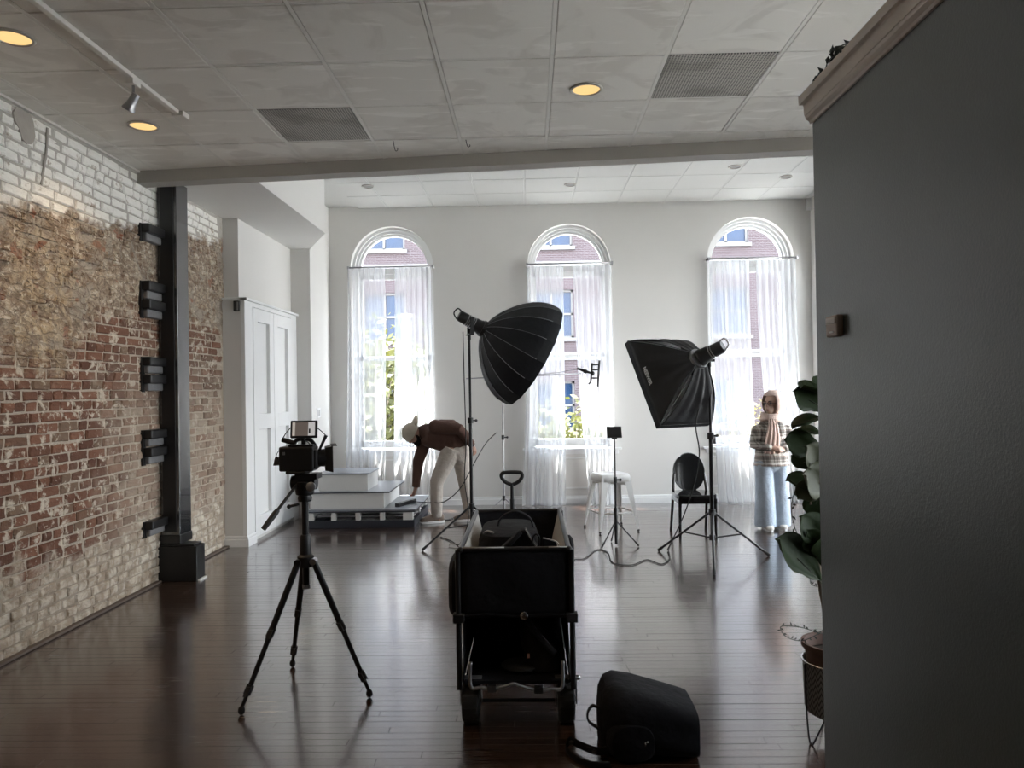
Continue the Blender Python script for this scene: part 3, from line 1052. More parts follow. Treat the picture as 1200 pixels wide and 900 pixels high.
def street_tree(loc, crown, r, n, mt, label, size=0.13, seed=1):
    t = thing('street_tree', label, 'tree', loc, 'trees across the street')
    rg = random.Random(seed)
    c = V(crown)
    b = B().tube(curve_pts([loc, V(loc).lerp(c, 0.5) + V((0.15, 0, 0)), c]), [0.16 - 0.11 * k / 16 for k in range(17)], 8)
    tips = []
    for k in range(22):
        d = V((rg.uniform(-1, 1), rg.uniform(-1, 1), rg.uniform(-0.5, 1))).normalized()
        p = c + V((d.x * r[0], d.y * r[1], d.z * r[2])) * rg.uniform(0.6, 1)
        s0 = V(loc).lerp(c, rg.uniform(0.55, 1.0))
        b.tube([s0, s0.lerp(p, 0.5) + V((0, 0, 0.15)), p], [0.05, 0.03, 0.012], 5)
        tips.append(p)
    b.build('trunk', M['bark'], t, smooth=True)
    b = B()
    for k in range(n):
        q = rg.choice(tips)
        d = V((rg.gauss(0, 1), rg.gauss(0, 1), rg.gauss(0, 1))) * (0.23 * max(r))
        p = c.lerp(q, rg.uniform(0.45, 1)) + d
        u = V((rg.uniform(-1, 1), rg.uniform(-1, 1), rg.uniform(-1, 1))).normalized()
        w = u.orthogonal().normalized()
        s = size * rg.uniform(0.6, 1.3)
        b.add([p - u * s, p - w * s * 0.5, p + u * s, p + w * s * 0.5], [(0, 1, 2, 3)])
    f = b.build('foliage', mt, t)
    f['kind'] = 'stuff'


street_tree((-4.4, 20, -4), (-4.0, 20, 0.6), (2.0, 2.0, 2.6), 5200, M['street_leaf'], 'tall leafy green tree seen through the left window', seed=3)
street_tree((1.4, 21, -4), (1.25, 21, -1.0), (1.2, 1.2, 2.0), 2600, M['street_leaf'], 'small leafy tree seen low in the middle window', seed=4)
street_tree((6.2, 20, -4), (6.3, 20, -0.8), (1.2, 1.2, 2.0), 1500, M['yellow_leaf'], 'thin yellow leaved tree seen low in the right window', size=0.09, seed=5)
pole = own('utility_pole', B().cyl((-2.72, 16.5, -4), (-2.72, 16.5, 3.2), 0.14, 0.12, 16).lathe([(0.15, 3.15), (0.15, 3.22), (0.08, 3.26), (0, 3.27)], (-2.72, 16.5, 0)).tube([(-2.6, 16.5, 2.5), (-2.0, 16.6, 1.7), (-1.3, 16.6, 0.9)], 0.025, 6),
           M['stone'], 'pale round utility pole with guy wire behind the left window', 'pole', smooth='auto')

# ================================================================== CURTAINS
CUR = [  # window, side, top u0,u1, bottom u0,u1, number of folds
    (0, -2.365, -1.865, -2.44, -1.90, 7, 'left sheer white curtain panel of the left window'),
    (0, -1.745, -1.262, -1.80, -1.20, 7, 'right sheer white curtain panel of the left window, behind the man'),
    (1, 0.003, 0.475, -0.10, 0.475, 7, 'left sheer white curtain panel of the middle window'),
    (1, 0.60, 1.106, 0.76, 1.09, 7, 'right sheer white curtain panel of the middle window, above the stool'),
    (2, 2.386, 2.90, 2.46, 2.98, 7, 'left sheer white curtain panel of the right window'),
    (2, 3.00, 3.515, 3.22, 3.60, 7, 'right sheer white curtain panel of the right window, behind the plant')]
for (wi, t0, t1, b0, b1, nf, lab) in CUR:
    c, h, zs, sill = WIN[wi]
    rg = random.Random(int(t0 * 100))
    ph = [rg.uniform(0, 6.28) for _ in range(4)]
    zt = zs - 0.022

    def cp_(u, v, zt=zt, t0=t0, t1=t1, b0=b0, b1=b1, nf=nf, ph=ph, sill=sill):
        z = 0.012 + (zt - 0.012) * v
        k = 1 - v                                    # 0 at rod, 1 at floor
        kk = k ** 1.8
        x0, x1 = t0 + (b0 - t0) * kk, t1 + (b1 - t1) * kk
        uu = u + 0.03 * math.sin(2 * PI * u * 2 + ph[0]) * (0.4 + k)
        x = x0 + (x1 - x0) * uu
        amp = 0.014 + 0.018 * k
        w = math.sin(2 * PI * nf * u + ph[1] + 0.8 * math.sin(3 * v + ph[2])) + 0.45 * math.sin(2 * PI * nf * 0.37 * u + ph[3])
        y = 9.765 + amp * w
        if z < 0.12:
            y -= 0.11 * (0.12 - z) / 0.12 * (0.6 + 0.4 * math.sin(9 * u + ph[2]))
        return V((x + 0.008 * math.cos(2 * PI * nf * u + ph[1]), y, z))
    b = B().grid(cp_, 130, 40)
    own('sheer_curtain', b, M['sheer'], lab, 'curtain', 'sheer curtains', smooth=True)
for k, (c, h, zs, sill) in enumerate(WIN):
    rz = zs - 0.005 + (0.01 if k else -0.005)
    r = thing('curtain_rod', 'thin grey curtain rod across the %s arched window' % ('left', 'middle', 'right')[k], 'curtain rod', (c, 9.77, rz), 'curtain rods')
    B().cyl((c - h - 0.01, 9.77, rz), (c + h + 0.01, 9.77, rz), 0.011, None, 10).build('rod', M['grey_metal'], r, smooth=True)
    for s in (-1, 1):
        B().box((c + s * (h + 0.004) - 0.012, 9.755, rz - 0.018), (c + s * (h + 0.004) + 0.012, YB, rz + 0.018)).build('bracket', M['grey_metal'], r)

# ================================================================== COLUMN AND BRACKETS
M['column'] = plain('gloss_black_paint', (0.016, 0.017, 0.019), 0.22, var=0.15, bscale=20, bstr=0.05, spec=1.0, coat=1.0)
col = thing('steel_column', 'tall black painted steel column on a square base beside the brick wall', 'column', (-2.97, 6.12, 0))
b = B().box((-3.045, 6.035, 0.37), (-2.885, 6.24, ZN))
b.build('shaft', M['column'], col, bevel=0.004)
B().box((-3.02, 6.025, 0.40), (-2.91, 6.036, ZN - 0.02)).build('web', M['black_metal'], col, bevel=0.002)
B().box((-3.05, 6.025, 0.30), (-2.878, 6.245, 0.375)).build('collar', M['black_metal'], col, bevel=0.006)
B().box((-3.055, 6.0, 0.0), (-2.735, 6.16, 0.285)).box((-3.055, 6.01, 0.285), (-2.76, 6.16, 0.302)).build('base', M['black_metal'], col, bevel=0.006)
B().box((-2.735, 6.02, 0.0), (-2.715, 6.15, 0.012)).build('floor_trim', M['paint_white'], col, label='pale trim strip at the base')
M['pale_shim'] = plain('pale_shim', (0.15, 0.15, 0.155), 0.5, var=0.3, scale=40)
for k, (z0, z1, nb) in enumerate(((2.745, 2.885, 1), (2.135, 2.43, 2), (1.55, 1.83, 2), (0.97, 1.25, 2), (0.40, 0.53, 1))):
    t = thing('wall_bracket', ('topmost', 'second from the top', 'third from the top', 'fourth from the top', 'lowest')[k] + ' black bracket between the column and the brick wall', 'bracket', (XL, 5.9, z0), 'column brackets')
    B().box((XL - 0.01, 5.755, z0), (XL + 0.022, 5.80, z1)).build('side_plate', M['black_metal'], t)
    hh = (z1 - z0) / (2 * nb)
    for q in range(nb):
        zt = z1 - q * 2 * hh
        B().box((XL - 0.005, 5.77, zt - hh), (XL + 0.085, 6.03, zt)).build('clamp_block', M['black_metal'], t, bevel=0.008)
        B().box((XL - 0.005, 5.79, zt - 2 * hh + 0.01), (XL + 0.055, 6.03, zt - hh)).build('shim_block', M['pale_shim'], t, bevel=0.01, label='pale grey shim block')

# ================================================================== CEILING FIXTURES
M['can_trim'] = plain('lamp_trim_ring', (0.34, 0.32, 0.29), 0.4, 0.3)


def can(x, y, z, r, lit, label, mat_in, group, watts=0):
    t = thing('ceiling_light', label, 'ceiling light', (x, y, z), group)
    B().lathe([(r * 1.02, 0.005), (r * 1.2, -0.001), (r * 1.2, -0.006), (r * 1.02, -0.012), (r * 0.97, -0.006), (r * 0.97, 0.02)], (x, y, z), 28).build('trim_ring', M['can_trim'], t, smooth=True)
    B().lathe([(0, 0.0), (r, 0.0), (r, 0.006), (0, 0.006)], (x, y, z - 0.004), 28).build('lens', mat_in, t)
    if watts:
        d = bpy.data.lights.new('lamp', 'SPOT')
        d.energy = watts
        d.color = (1.0, 0.72, 0.42)
        d.spot_size = math.radians(130)
        d.spot_blend = 0.6
        d.shadow_soft_size = 0.07
        o = bpy.data.objects.new('lamp', d)
        COL.objects.link(o)
        o.parent = t
        o.location = (0, 0, -0.03)


CAN_W = 15
for k, (x, y) in enumerate(((-2.498, 3.558), (-2.493, 4.776), (0.363, 4.365))):
    can(x, y, ZN, 0.082, True, ('lit round ceiling light at the top left edge of the photo', 'lit round ceiling light beside the track end, near the brick wall', 'lit round ceiling light in the middle of the low ceiling')[k], M['lamp'], 'lit recessed lights', CAN_W)
for k, (x, y) in enumerate(((-2.5, 2.2), (-2.5, 0.6))):  # unseen fixtures added to light the near part of the room
    can(x, y, ZN - 0.001, 0.082, True, 'lit round ceiling light added out of frame near the brick wall, %s the camera' % ('ahead of' if k == 0 else 'above'), M['lamp'], 'added recessed lights out of frame', CAN_W)
M['can_off'] = plain('unlit_lamp_well', (0.16, 0.155, 0.15), 0.5)
for k, (x, y) in enumerate(((-1.546, 8.287), (-1.886, 8.782), (0.528, 8.905), (2.334, 8.328), (3.058, 8.784))):
    can(x, y, ZF, 0.062, False, ('unlit round ceiling light, nearer of the two at the left of the high ceiling', 'unlit round ceiling light, farther of the two at the left of the high ceiling', 'unlit round ceiling light at the middle of the high ceiling', 'unlit round ceiling light, nearer of the two at the right of the high ceiling', 'unlit round ceiling light, farther of the two at the right of the high ceiling')[k], M['can_off'], 'unlit recessed lights')

tr = thing('track_light', 'white ceiling track light with one small spot head', 'track light', (-2.157, 3.2, ZN))
B().box((-2.174, 1.9, ZN - 0.026), (-2.140, 4.53, ZN - 0.001)).build('track', M['grid'], tr, bevel=0.003)
B().box((-2.19, 4.53, ZN - 0.034), (-2.115, 4.62, ZN - 0.001)).build('end_feed', M['grid'], tr, bevel=0.004)
B().box((-2.178, 3.99, ZN - 0.055), (-2.136, 4.07, ZN - 0.026)).build('adapter', M['grid'], tr, bevel=0.003)
hd = B().tube([(-2.157, 4.03, ZN - 0.05), (-2.157, 4.03, ZN - 0.12)], 0.008, 8).lathe([(0, 0), (0.020, 0.002), (0.024, 0.05), (0.027, 0.07), (0.035, 0.09), (0.035, 0.10), (0.028, 0.097), (0.0, 0.09)], (-2.135, 4.02, ZN - 0.105), 16, (-0.55, 0.15, -0.8)).build('spot_head', M['grey_metal'], tr, smooth='auto')
for (x, y, L, kk) in ((-0.93, 5.19, 0.07, 'left'), (-0.42, 5.2, 0.05, 'right')):
    own('ceiling_hook', B().tube(curve_pts([(x, y, ZN + 0.01), (x + 0.006, y, ZN - L * 0.5), (x + 0.016, y, ZN - L), (x + 0.03, y, ZN - L * 0.9), (x + 0.028, y, ZN - L * 0.7)]), 0.0025, 6), M['black_metal'], 'small bent wire hook hanging from the ceiling edge, %s of two' % kk, 'hook', 'ceiling hooks')

# ---- small wall fittings
t = thing('wall_sensor', 'beige plastic sensor box on the charcoal wall', 'sensor', (DX, 2.70, 1.72))
M['beige'] = plain('aged_beige_plastic', (0.36, 0.28, 0.24), 0.5, var=0.08)
B().box((DX - 0.026, 2.605, 1.69), (DX, 2.70, 1.765)).build('housing', M['beige'], t, bevel=0.006)
B().box((DX - 0.029, 2.615, 1.735), (DX - 0.025, 2.69, 1.757)).build('window_strip', plain('pale_plastic', (0.48, 0.42, 0.38), 0.4), t)
B().box((DX - 0.029, 2.63, 1.703), (DX - 0.025, 2.66, 1.709)).build('indicator', M['paint_white'], t)
t = thing('light_switch', 'white double light switch on the pilaster left of the left window', 'light switch', (-2.66, 9.28, 1.27))
B().box((-2.66, 9.22, 1.21), (-2.652, 9.36, 1.335)).build('plate', M['paint_white'], t, bevel=0.003)
for y in (9.245, 9.30): B().box((-2.652, y, 1.24), (-2.645, y + 0.035, 1.305)).build('rocker', M['paint_white'], t, bevel=0.002)
t = thing('closet_sensor', 'small black sensor box at the top corner of the closet', 'sensor', (-2.905, 7.34, 2.40))
B().box((-2.935, 7.315, 2.35), (-2.88, 7.352, 2.455)).build('housing', M['black_plastic'], t, bevel=0.006)
B().box((-2.897, 7.309, 2.36), (-2.888, 7.316, 2.445)).build('window_strip', M['grey_metal'], t)

# ================================================================== PROPS
def ribbon(b, pts, w, t=0.003, side=None, n=6):
    return b.tube(curve_pts(pts, n), (w / 2, t), 8, side)


def sup_ring(c, A, Bv, a, bb, n=20, p=3.0):
    """superellipse ring around c in the plane of unit vectors A, Bv"""
    out = []
    for k in range(n):
        t = 2 * PI * k / n
        ct, st = math.cos(t), math.sin(t)
        r = (abs(ct) ** p + abs(st) ** p) ** (-1 / p)
        out.append(V(c) + V(A) * (a * r * ct) + V(Bv) * (bb * r * st))
    return out


X, Y, Z = V((1, 0, 0)), V((0, 1, 0)), V((0, 0, 1))

# ---------------------------------------------------------------- video camera on its tripod
TC = V((-1.155, 3.77, 0))
t = thing('camera_tripod', 'tall black video tripod with fluid head and three spread legs', 'tripod', TC)
apex = TC + V((0, 0, 0.665))
for k, f in enumerate(((-1.389, 3.499), (-1.339, 4.104), (-0.82, 3.685))):
    f = V((f[0], f[1], 0.03))
    d = (f - apex)
    a0 = apex + V((d.x, d.y, 0)).normalized() * 0.045
    p1 = a0.lerp(f, 0.50)
    p2 = a0.lerp(f, 0.88)
    b = B().tube([a0, p1], [0.0165, 0.0155], 12).tube([p1, p2], [0.0125, 0.012], 12).tube([p2, f], [0.0095, 0.009], 10)
    lg = b.build('leg', M['black_metal'], t, smooth='auto')
    u = d.normalized()
    for q in (p1, p2):
        B().tube([q - u * 0.025, q + u * 0.022], 0.0185, 12).obox(q + Y * -0.018, (u, X, Y), (0.045, 0.02, 0.016)).build('leg_lock', M['black_plastic'], lg, smooth='auto')
    B().ball(f - V((0, 0, 0.008)), (0.017, 0.017, 0.021), 10, 6).build('rubber_foot', M['rubber'], lg, smooth=True)
    B().cyl(a0 + V((0, -0.02, 0.0)), a0 + V((0, 0.02, 0.0)), 0.017, None, 12).build('hinge_knob', M['grey_metal'] if k == 2 else M['black_metal'], lg, smooth='auto')
B().lathe([(0.0, 0.53), (0.017, 0.53), (0.017, 1.0), (0.0, 1.0)], TC, 16).build('centre_column', M['black_metal'], t, smooth='auto')
B().lathe([(0, 0.63), (0.034, 0.635), (0.042, 0.66), (0.042, 0.69), (0.03, 0.70), (0.027, 0.79), (0.022, 0.80), (0, 0.80)], TC, 18).build('collar', M['black_plastic'], t, smooth='auto')
B().lathe([(0, 0.525), (0.02, 0.525), (0.02, 0.545), (0, 0.545)], TC, 14).build('column_cap', M['grey_metal'], t)
hd = B().lathe([(0, 0.965), (0.033, 0.97), (0.036, 0.985), (0.033, 1.0), (0.045, 1.005), (0.048, 1.02), (0.046, 1.07), (0, 1.075)], TC, 20)
hd.cyl(TC + V((-0.065, 0, 1.065)), TC + V((0.06, 0, 1.065)), 0.036, None, 18).box(TC + V((-0.035, -0.05, 1.085)), TC + V((0.075, 0.05, 1.112)))
hd = hd.build('fluid_head', M['black_metal'], t, smooth='auto')
b = B().lathe([(0.018, 0), (0.024, 0.004), (0.024, 0.012), (0.018, 0.016)], TC + V((0.05, -0.055, 1.05)), 16, (0, -1, 0))
b.build('lock_dial', M['grey_metal'], hd, smooth='auto')
B().cyl(TC + V((-0.03, 0, 0.955)), TC + V((-0.075, -0.01, 0.945)), 0.007).ball(TC + V((-0.08, -0.01, 0.944)), 0.011).build('lever', M['black_plastic'], hd, smooth=True)
h0, h1 = TC + V((-0.03, -0.03, 1.06)), TC + V((-0.155, -0.17, 0.86))
b = B().tube([h0, h0.lerp(h1, 0.6)], 0.008, 10).tube([h0.lerp(h1, 0.58), h0.lerp(h1, 0.66), h1], [0.012, 0.015, 0.013], 12)
b.build('pan_handle', M['black_plastic'], t, smooth='auto')

t = thing('video_camera', 'black video camera rig with small field monitor on the tall tripod', 'camera', TC + V((0, 0, 1.112)))
cz = 1.112
b = B().box((-1.265, 3.70, 1.128), (-1.09, 3.80, 1.252)).box((-1.235, 3.705, 1.113), (-1.13, 3.79, 1.13)).box((-1.10, 3.71, 1.14), (-1.075, 3.79, 1.235))
b.build('body', M['black_plastic'], t, bevel=0.008)
B().box((-1.244, 3.6975, 1.212), (-1.232, 3.7005, 1.226)).build('badge', M['grey_metal'], t)
b = B().box((-1.215, 3.7, 1.252), (-1.09, 3.76, 1.262)).tube(curve_pts([(-1.2, 3.74, 1.255), (-1.18, 3.74, 1.285), (-1.12, 3.74, 1.285), (-1.09, 3.74, 1.255)]), 0.010, 8)
b.build('top_plate', M['black_metal'], t, smooth='auto')
lens = B().lathe([(0, 0), (0.042, 0), (0.045, 0.03), (0.045, 0.055), (0, 0.055)], (-1.085, 3.76, 1.19), 20, (1, 0.35, 0)).build('lens', M['black_plastic'], t, smooth='auto')
b = B()
m0, m1 = V((-1.055, 3.79, 1.185)), V((-1.018, 3.80, 1.185))
ax = V((1, 0.3, 0)).normalized()
sd = V((-0.3, 1, 0)).normalized()
b.rings([[m0 + sd * (s * 0.06) + Z * (q * 0.058) for s, q in ((-1, -1), (1, -1), (1, 1), (-1, 1))], [m1 + sd * (s * 0.075) + Z * (q * 0.066) for s, q in ((-1, -1), (1, -1), (1, 1), (-1, 1))]])
b.obox(m1 + Z * 0.068 + ax * 0.006, (ax, sd, Z), (0.03, 0.15, 0.004))
b.build('matte_box', M['black_plastic'], t, bevel=0.004)
b = B().obox((-1.283, 3.76, 1.178), (V((0.9, 0.3, 0)), V((0.25, 0, 1)), V((0, 1, 0))), (0.03, 0.045, 0.06))
b.build('flip_screen', M['grey_metal'], t, bevel=0.003)
nrm = V((0.10, -1, 0.18)).normalized()
mx_ = V((1, 0.1, 0)).normalized()
my_ = mx_.cross(nrm) * -1
mc = V((-1.142, 3.73, 1.338))
mon = B().obox(mc, (mx_, my_, nrm), (0.132, 0.088, 0.026)).build('monitor', M['black_plastic'], t, bevel=0.004)


def screen_mat():
    n = NT('monitor_picture')
    x, y, z = n.xyz()
    e1 = n.step(x, -1.185, -1.181)
    e2 = n.step(x, -1.120, -1.116)
    c = n.mix(e1, lin((0.34, 0.31, 0.27)), lin((0.085, 0.068, 0.058)))
    c = n.mix(e2, c, lin((0.36, 0.35, 0.34)))
    e = n.node('ShaderNodeEmission', [c, 0.8]).outputs[0]
    g = n.pbr((0.01, 0.01, 0.01), 0.2)
    return n.done(n.node('ShaderNodeAddShader', [e, g]).outputs[0])


sc_ = B().obox(mc + nrm * 0.0135, (mx_, my_, nrm), (0.112, 0.068, 0.002)).build('screen', screen_mat(), mon)
B().obox(mc + nrm * 0.0155 + mx_ * 0.03 - my_ * 0.01, (mx_, my_, nrm), (0.008, 0.022, 0.001)).build('screen_figure', M['black_plastic'], mon)
B().cyl((-1.15, 3.745, 1.255), (-1.148, 3.74, 1.30), 0.012).ball((-1.148, 3.738, 1.292), 0.016).build('monitor_mount', M['black_metal'], t, smooth=True)
B().tube([(-1.258, 3.74, 1.287), (-1.19, 3.74, 1.266)], [0.0125, 0.0125], 12).build('microphone', M['black_plastic'], t, smooth='auto')
B().tube([(-1.075, 3.75, 1.225), (-1.036, 3.75, 1.305)], [0.006, 0.009], 10).build('antenna', M['black_plastic'], t, smooth='auto')
b = B().tube(curve_pts([(-1.21, 3.735, 1.35), (-1.235, 3.73, 1.32), (-1.255, 3.735, 1.29)]), 0.0022, 6).tube(curve_pts([(-1.078, 3.735, 1.345), (-1.055, 3.74, 1.325), (-1.038, 3.748, 1.305)]), 0.0022, 6).tube(curve_pts([(-1.14, 3.72, 1.285), (-1.11, 3.70, 1.27), (-1.09, 3.70, 1.235)]), 0.0025, 6).tube(curve_pts([(-1.265, 3.71, 1.235), (-1.275, 3.70, 1.21), (-1.266, 3.70, 1.19)]), 0.002, 6)
b.build('cable', M['black_plastic'], t, smooth=True)

# ---------------------------------------------------------------- stage riser and step boxes
M['board_grey'] = plain('grey_blue_board', (0.22, 0.235, 0.265), 0.28, var=0.1, scale=6)
M['board_edge'] = plain('dark_blue_edge', (0.022, 0.025, 0.036), 0.5)
M['box_white'] = plain('matt_white_board', (0.66, 0.655, 0.64), 0.6, var=0.04)
t = thing('stage_riser', 'low riser with grey top board on white posts and a dark base', 'riser', (-1.9, 8.8, 0))
B().box((-2.52, 8.29, 0), (-1.31, 8.325, 0.085)).build('base_rail', M['board_edge'], t, bevel=0.003)
B().box((-1.345, 8.33, 0), (-1.31, 9.40, 0.085)).build('base_rail', M['board_edge'], t, bevel=0.003)
B().box((-2.52, 9.365, 0), (-1.35, 9.40, 0.085)).build('base_rail', M['board_edge'], t, bevel=0.003)
B().box((-2.52, 8.33, 0), (-2.485, 9.36, 0.085)).build('base_rail', M['board_edge'], t, bevel=0.003)
for y in (8.30, 8.82, 9.34):
    for x, w in ((-2.48, 0.06), (-2.225, 0.05), (-1.95, 0.05), (-1.675, 0.05), (-1.385, 0.11)):
        if y > 8.4 and -2.4 < x < -1.5: w = 0.08
        B().box((x - w / 2, y, 0.085), (x + w / 2, y + 0.06, 0.175)).build('post', M['box_white'], t)
for y in (8.55, 8.75, 9.0, 9.2): B().box((-2.48, y, 0.085), (-1.35, y + 0.09, 0.10)).build('slat', M['box_white'], t)
B().box((-2.53, 8.285, 0.175), (-1.30, 9.40, 0.19)).build('deck', M['board_edge'], t)
B().box((-2.53, 8.28, 0.19), (-1.295, 9.40, 0.209)).build('top_board', M['board_grey'], t, bevel=0.002)
t = thing('step_box', 'wide white box with grey top board, middle step of the riser stack', 'step box', (-2.05, 8.85, 0.209), 'stacked step boxes')
B().box((-2.50, 8.37, 0.209), (-1.665, 9.34, 0.385)).build('box', M['box_white'], t)
B().box((-2.515, 8.345, 0.385), (-1.60, 9.36, 0.40)).build('top_board', M['board_grey'], t, bevel=0.002)
B().box((-2.517, 8.340, 0.384), (-1.598, 8.346, 0.394)).box((-1.601, 8.345, 0.384), (-1.596, 9.36, 0.394)).build('edge_band', M['board_edge'], t)
t = thing('step_box', 'small white box with grey top board, topmost step of the riser stack', 'step box', (-2.15, 8.75, 0.40), 'stacked step boxes')
B().box((-2.43, 8.45, 0.40), (-1.865, 9.02, 0.585)).build('box', M['box_white'], t)
B().box((-2.445, 8.43, 0.585), (-1.845, 9.04, 0.60)).build('top_board', M['board_grey'], t, bevel=0.002)
b = B()
b.obox((-1.455, 8.60, 0.232), (V((0.36, 0.93, 0)), V((-0.93, 0.36, 0)), Z), (0.40, 0.055, 0.045))
ps = own('power_strip', b, M['black_plastic'], 'black power strip under the bending man\'s hand', 'power strip', bevel=0.006)
own('paper_sheet', B().box((-1.50, 8.36, 0.2092), (-1.36, 8.62, 0.212), Matrix.Rotation(-0.25, 3, 'Z')), M['board_grey'], 'thin grey board sheet lying on the riser by the power strip', 'board')

# ---------------------------------------------------------------- light stands
def light_stand(name, label, c, top, hub, feet, r=0.017, braces=True, mt='black_metal', cat='light stand', low=None):
    t = thing(name, label, cat, (c[0], c[1], 0))
    c = V((c[0], c[1], 0))
    low = low if low is not None else hub - 0.2
    mid = hub + (top - hub) * 0.5
    B().cyl(c + Z * low, c + Z * mid, r, None, 14).build('pole', M[mt], t, smooth='auto')
    B().cyl(c + Z * mid, c + Z * top, r * 0.72, None, 14).build('upper_pole', M[mt], t, smooth='auto')
    for z in (hub, mid):
        b = B().lathe([(r, z - 0.03), (r * 1.7, z - 0.027), (r * 1.7, z + 0.027), (r, z + 0.03)], c, 14)
        if z == mid: b.cyl(c + Z * mid + X * r, c + Z * mid + X * (r + 0.03), 0.008).ball(c + Z * mid + X * (r + 0.04), (0.014, 0.01, 0.014))
        b.build('collar', M['black_plastic'], t, smooth='auto')
    if braces: B().lathe([(r, low - 0.0), (r * 1.6, low), (r * 1.6, low + 0.045), (r, low + 0.05)], c, 14).build('lower_collar', M['black_plastic'], t, smooth='auto')
    for f in feet:
        f = V((f[0], f[1], 0.012))
        d = V((f.x - c.x, f.y - c.y, 0)).normalized()
        a0 = c + Z * (hub - 0.005) + d * (r * 1.4)
        lg = B().tube([a0, f], r * 0.62, 10).build('leg', M[mt], t, smooth='auto')
        B().tube([f + (a0 - f).normalized() * 0.05, f - (a0 - f).normalized() * 0.004], r * 0.8, 10).build('rubber_foot', M['rubber'], lg, smooth='auto')
        if braces:
            B().tube([c + Z * (low + 0.02) + d * r, a0.lerp(f, 0.5)], r * 0.42, 8).build('brace', M[mt], lg, smooth='auto')
    return t


light_stand('light_stand', 'black light stand carrying the big round softbox', (-0.585, 7.30), 2.07, 0.385, ((-1.043, 7.055), (-0.144, 7.03), (-0.57, 7.82)))
light_stand('light_stand', 'black light stand carrying the rectangular softbox, legs spread wide', (1.57, 6.50), 1.76, 0.43, ((1.454, 5.987), (1.178, 6.943), (2.112, 6.686)), low=0.19)

# lamp heads ------------------------------------------------------
def lamp_head(label, tip, axis, L, stand_top, rear_handle):
    a = V(axis).normalized()
    tip = V(tip)
    t = thing('studio_lamp', label, 'studio lamp', stand_top)
    b = B().lathe([(0, -L), (0.045, -L), (0.055, -L + 0.02), (0.058, -L + 0.08), (0.058, -0.10), (0.066, -0.09), (0.068, -0.04), (0.075, -0.03), (0.075, 0.0), (0, 0)], tip, 20, a)
    bd_ = b.build('housing', M['black_plastic'], t, smooth='auto')
    sd = a.cross(Z).normalized()
    up = sd.cross(a)
    b = B()
    for k in range(6): b.lathe([(0.059, -L + 0.09 + 0.02 * k), (0.063, -L + 0.092 + 0.02 * k), (0.063, -L + 0.098 + 0.02 * k), (0.059, -L + 0.10 + 0.02 * k)], tip, 20, a)
    b.build('cooling_fin', M['grey_metal'], bd_, smooth='auto')
    q = tip - a * L
    b = B().tube(curve_pts([q + up * 0.045 + a * 0.02, q + up * 0.055 - a * 0.035, q - up * 0.005 - a * 0.05, q - up * 0.045 + a * 0.005]), 0.007, 8)
    b.build('rear_handle', M['chrome'] if rear_handle else M['black_metal'], t, smooth=True)
    cen = tip - a * (L * 0.45)
    st = V(stand_top)
    b = B()
    for s in (-1, 1):
        b.obox((cen + sd * (s * 0.075) + st + sd * (s * 0.075)) / 2 + Z * 0.02, (sd, V((a.x, a.y, 0)), Z), (0.012, 0.035, abs(cen.z - st.z) + 0.05))
    b.obox(st + Z * 0.005, (sd, V((a.x, a.y, 0)), Z), (0.17, 0.035, 0.012)).cyl(st - Z * 0.05, st + Z * 0.01, 0.017, None, 12)
    b.build('yoke', M['black_metal'], t, bevel=0.003)
    return t


ax1 = V((0.495, 0.15, -0.28)).normalized()
P1 = V((-0.455, 7.33, 2.135))
lamp_head('black studio lamp on the stand behind the round softbox', P1, ax1, 0.27, (-0.585, 7.30, 2.07), False)
t = thing('softbox', 'big round black parabolic softbox with thin pale ribs', 'softbox', P1)
a = ax1
sd = a.cross(Z).normalized()
up = sd.cross(a)
NS, LEN, RAD = 16, 0.525, 0.55


def par(s, k, dr=0.0):
    r = RAD * (0.13 + 0.87 * (1 - (1 - s) ** 1.75)) + dr
    ang = 2 * PI * (k + 0.5) / NS
    return P1 + a * (0.02 + LEN * s ** 1.25) + (sd * math.cos(ang) + up * math.sin(ang)) * r


b = B()
m_ = 12
vs = []
for i in range(m_ + 1):
    for k in range(NS): vs.append(par(i / m_, k))
fs = [(i * NS + k, i * NS + (k + 1) % NS, (i + 1) * NS + (k + 1) % NS, (i + 1) * NS + k) for i in range(m_) for k in range(NS)]
b.add(vs, fs)
b.build('canopy', M['soft_black'], t, solid=0.003)
b = B()
lipc = [[par(1, k) + a * q + (P1 - par(1, k)).cross(a).cross(a).normalized() * 0 for k in range(NS)] for q in (0, 0.045)]
b.rings(lipc, False, False)
b.build('rim_band', M['soft_black'], t, solid=0.003)
rib_m = plain('pale_rib_piping', (0.16, 0.165, 0.18), 0.6)
for k in range(NS):
    B().tube([par(i / 14, k, 0.003) for i in range(0, 14)], 0.0032, 6).build('rib', rib_m, t, smooth=True)
B().add([par(0.97, k) for k in range(NS)], [tuple(range(NS))]).build('diffuser', M['white_cloth'], t, label='white front diffusion cloth')
B().lathe([(0.05, -0.03), (0.085, -0.03), (0.085, 0.02), (0.05, 0.02)], P1 + a * 0.02, 24, a).build('speed_ring', M['black_metal'], t, smooth='auto')

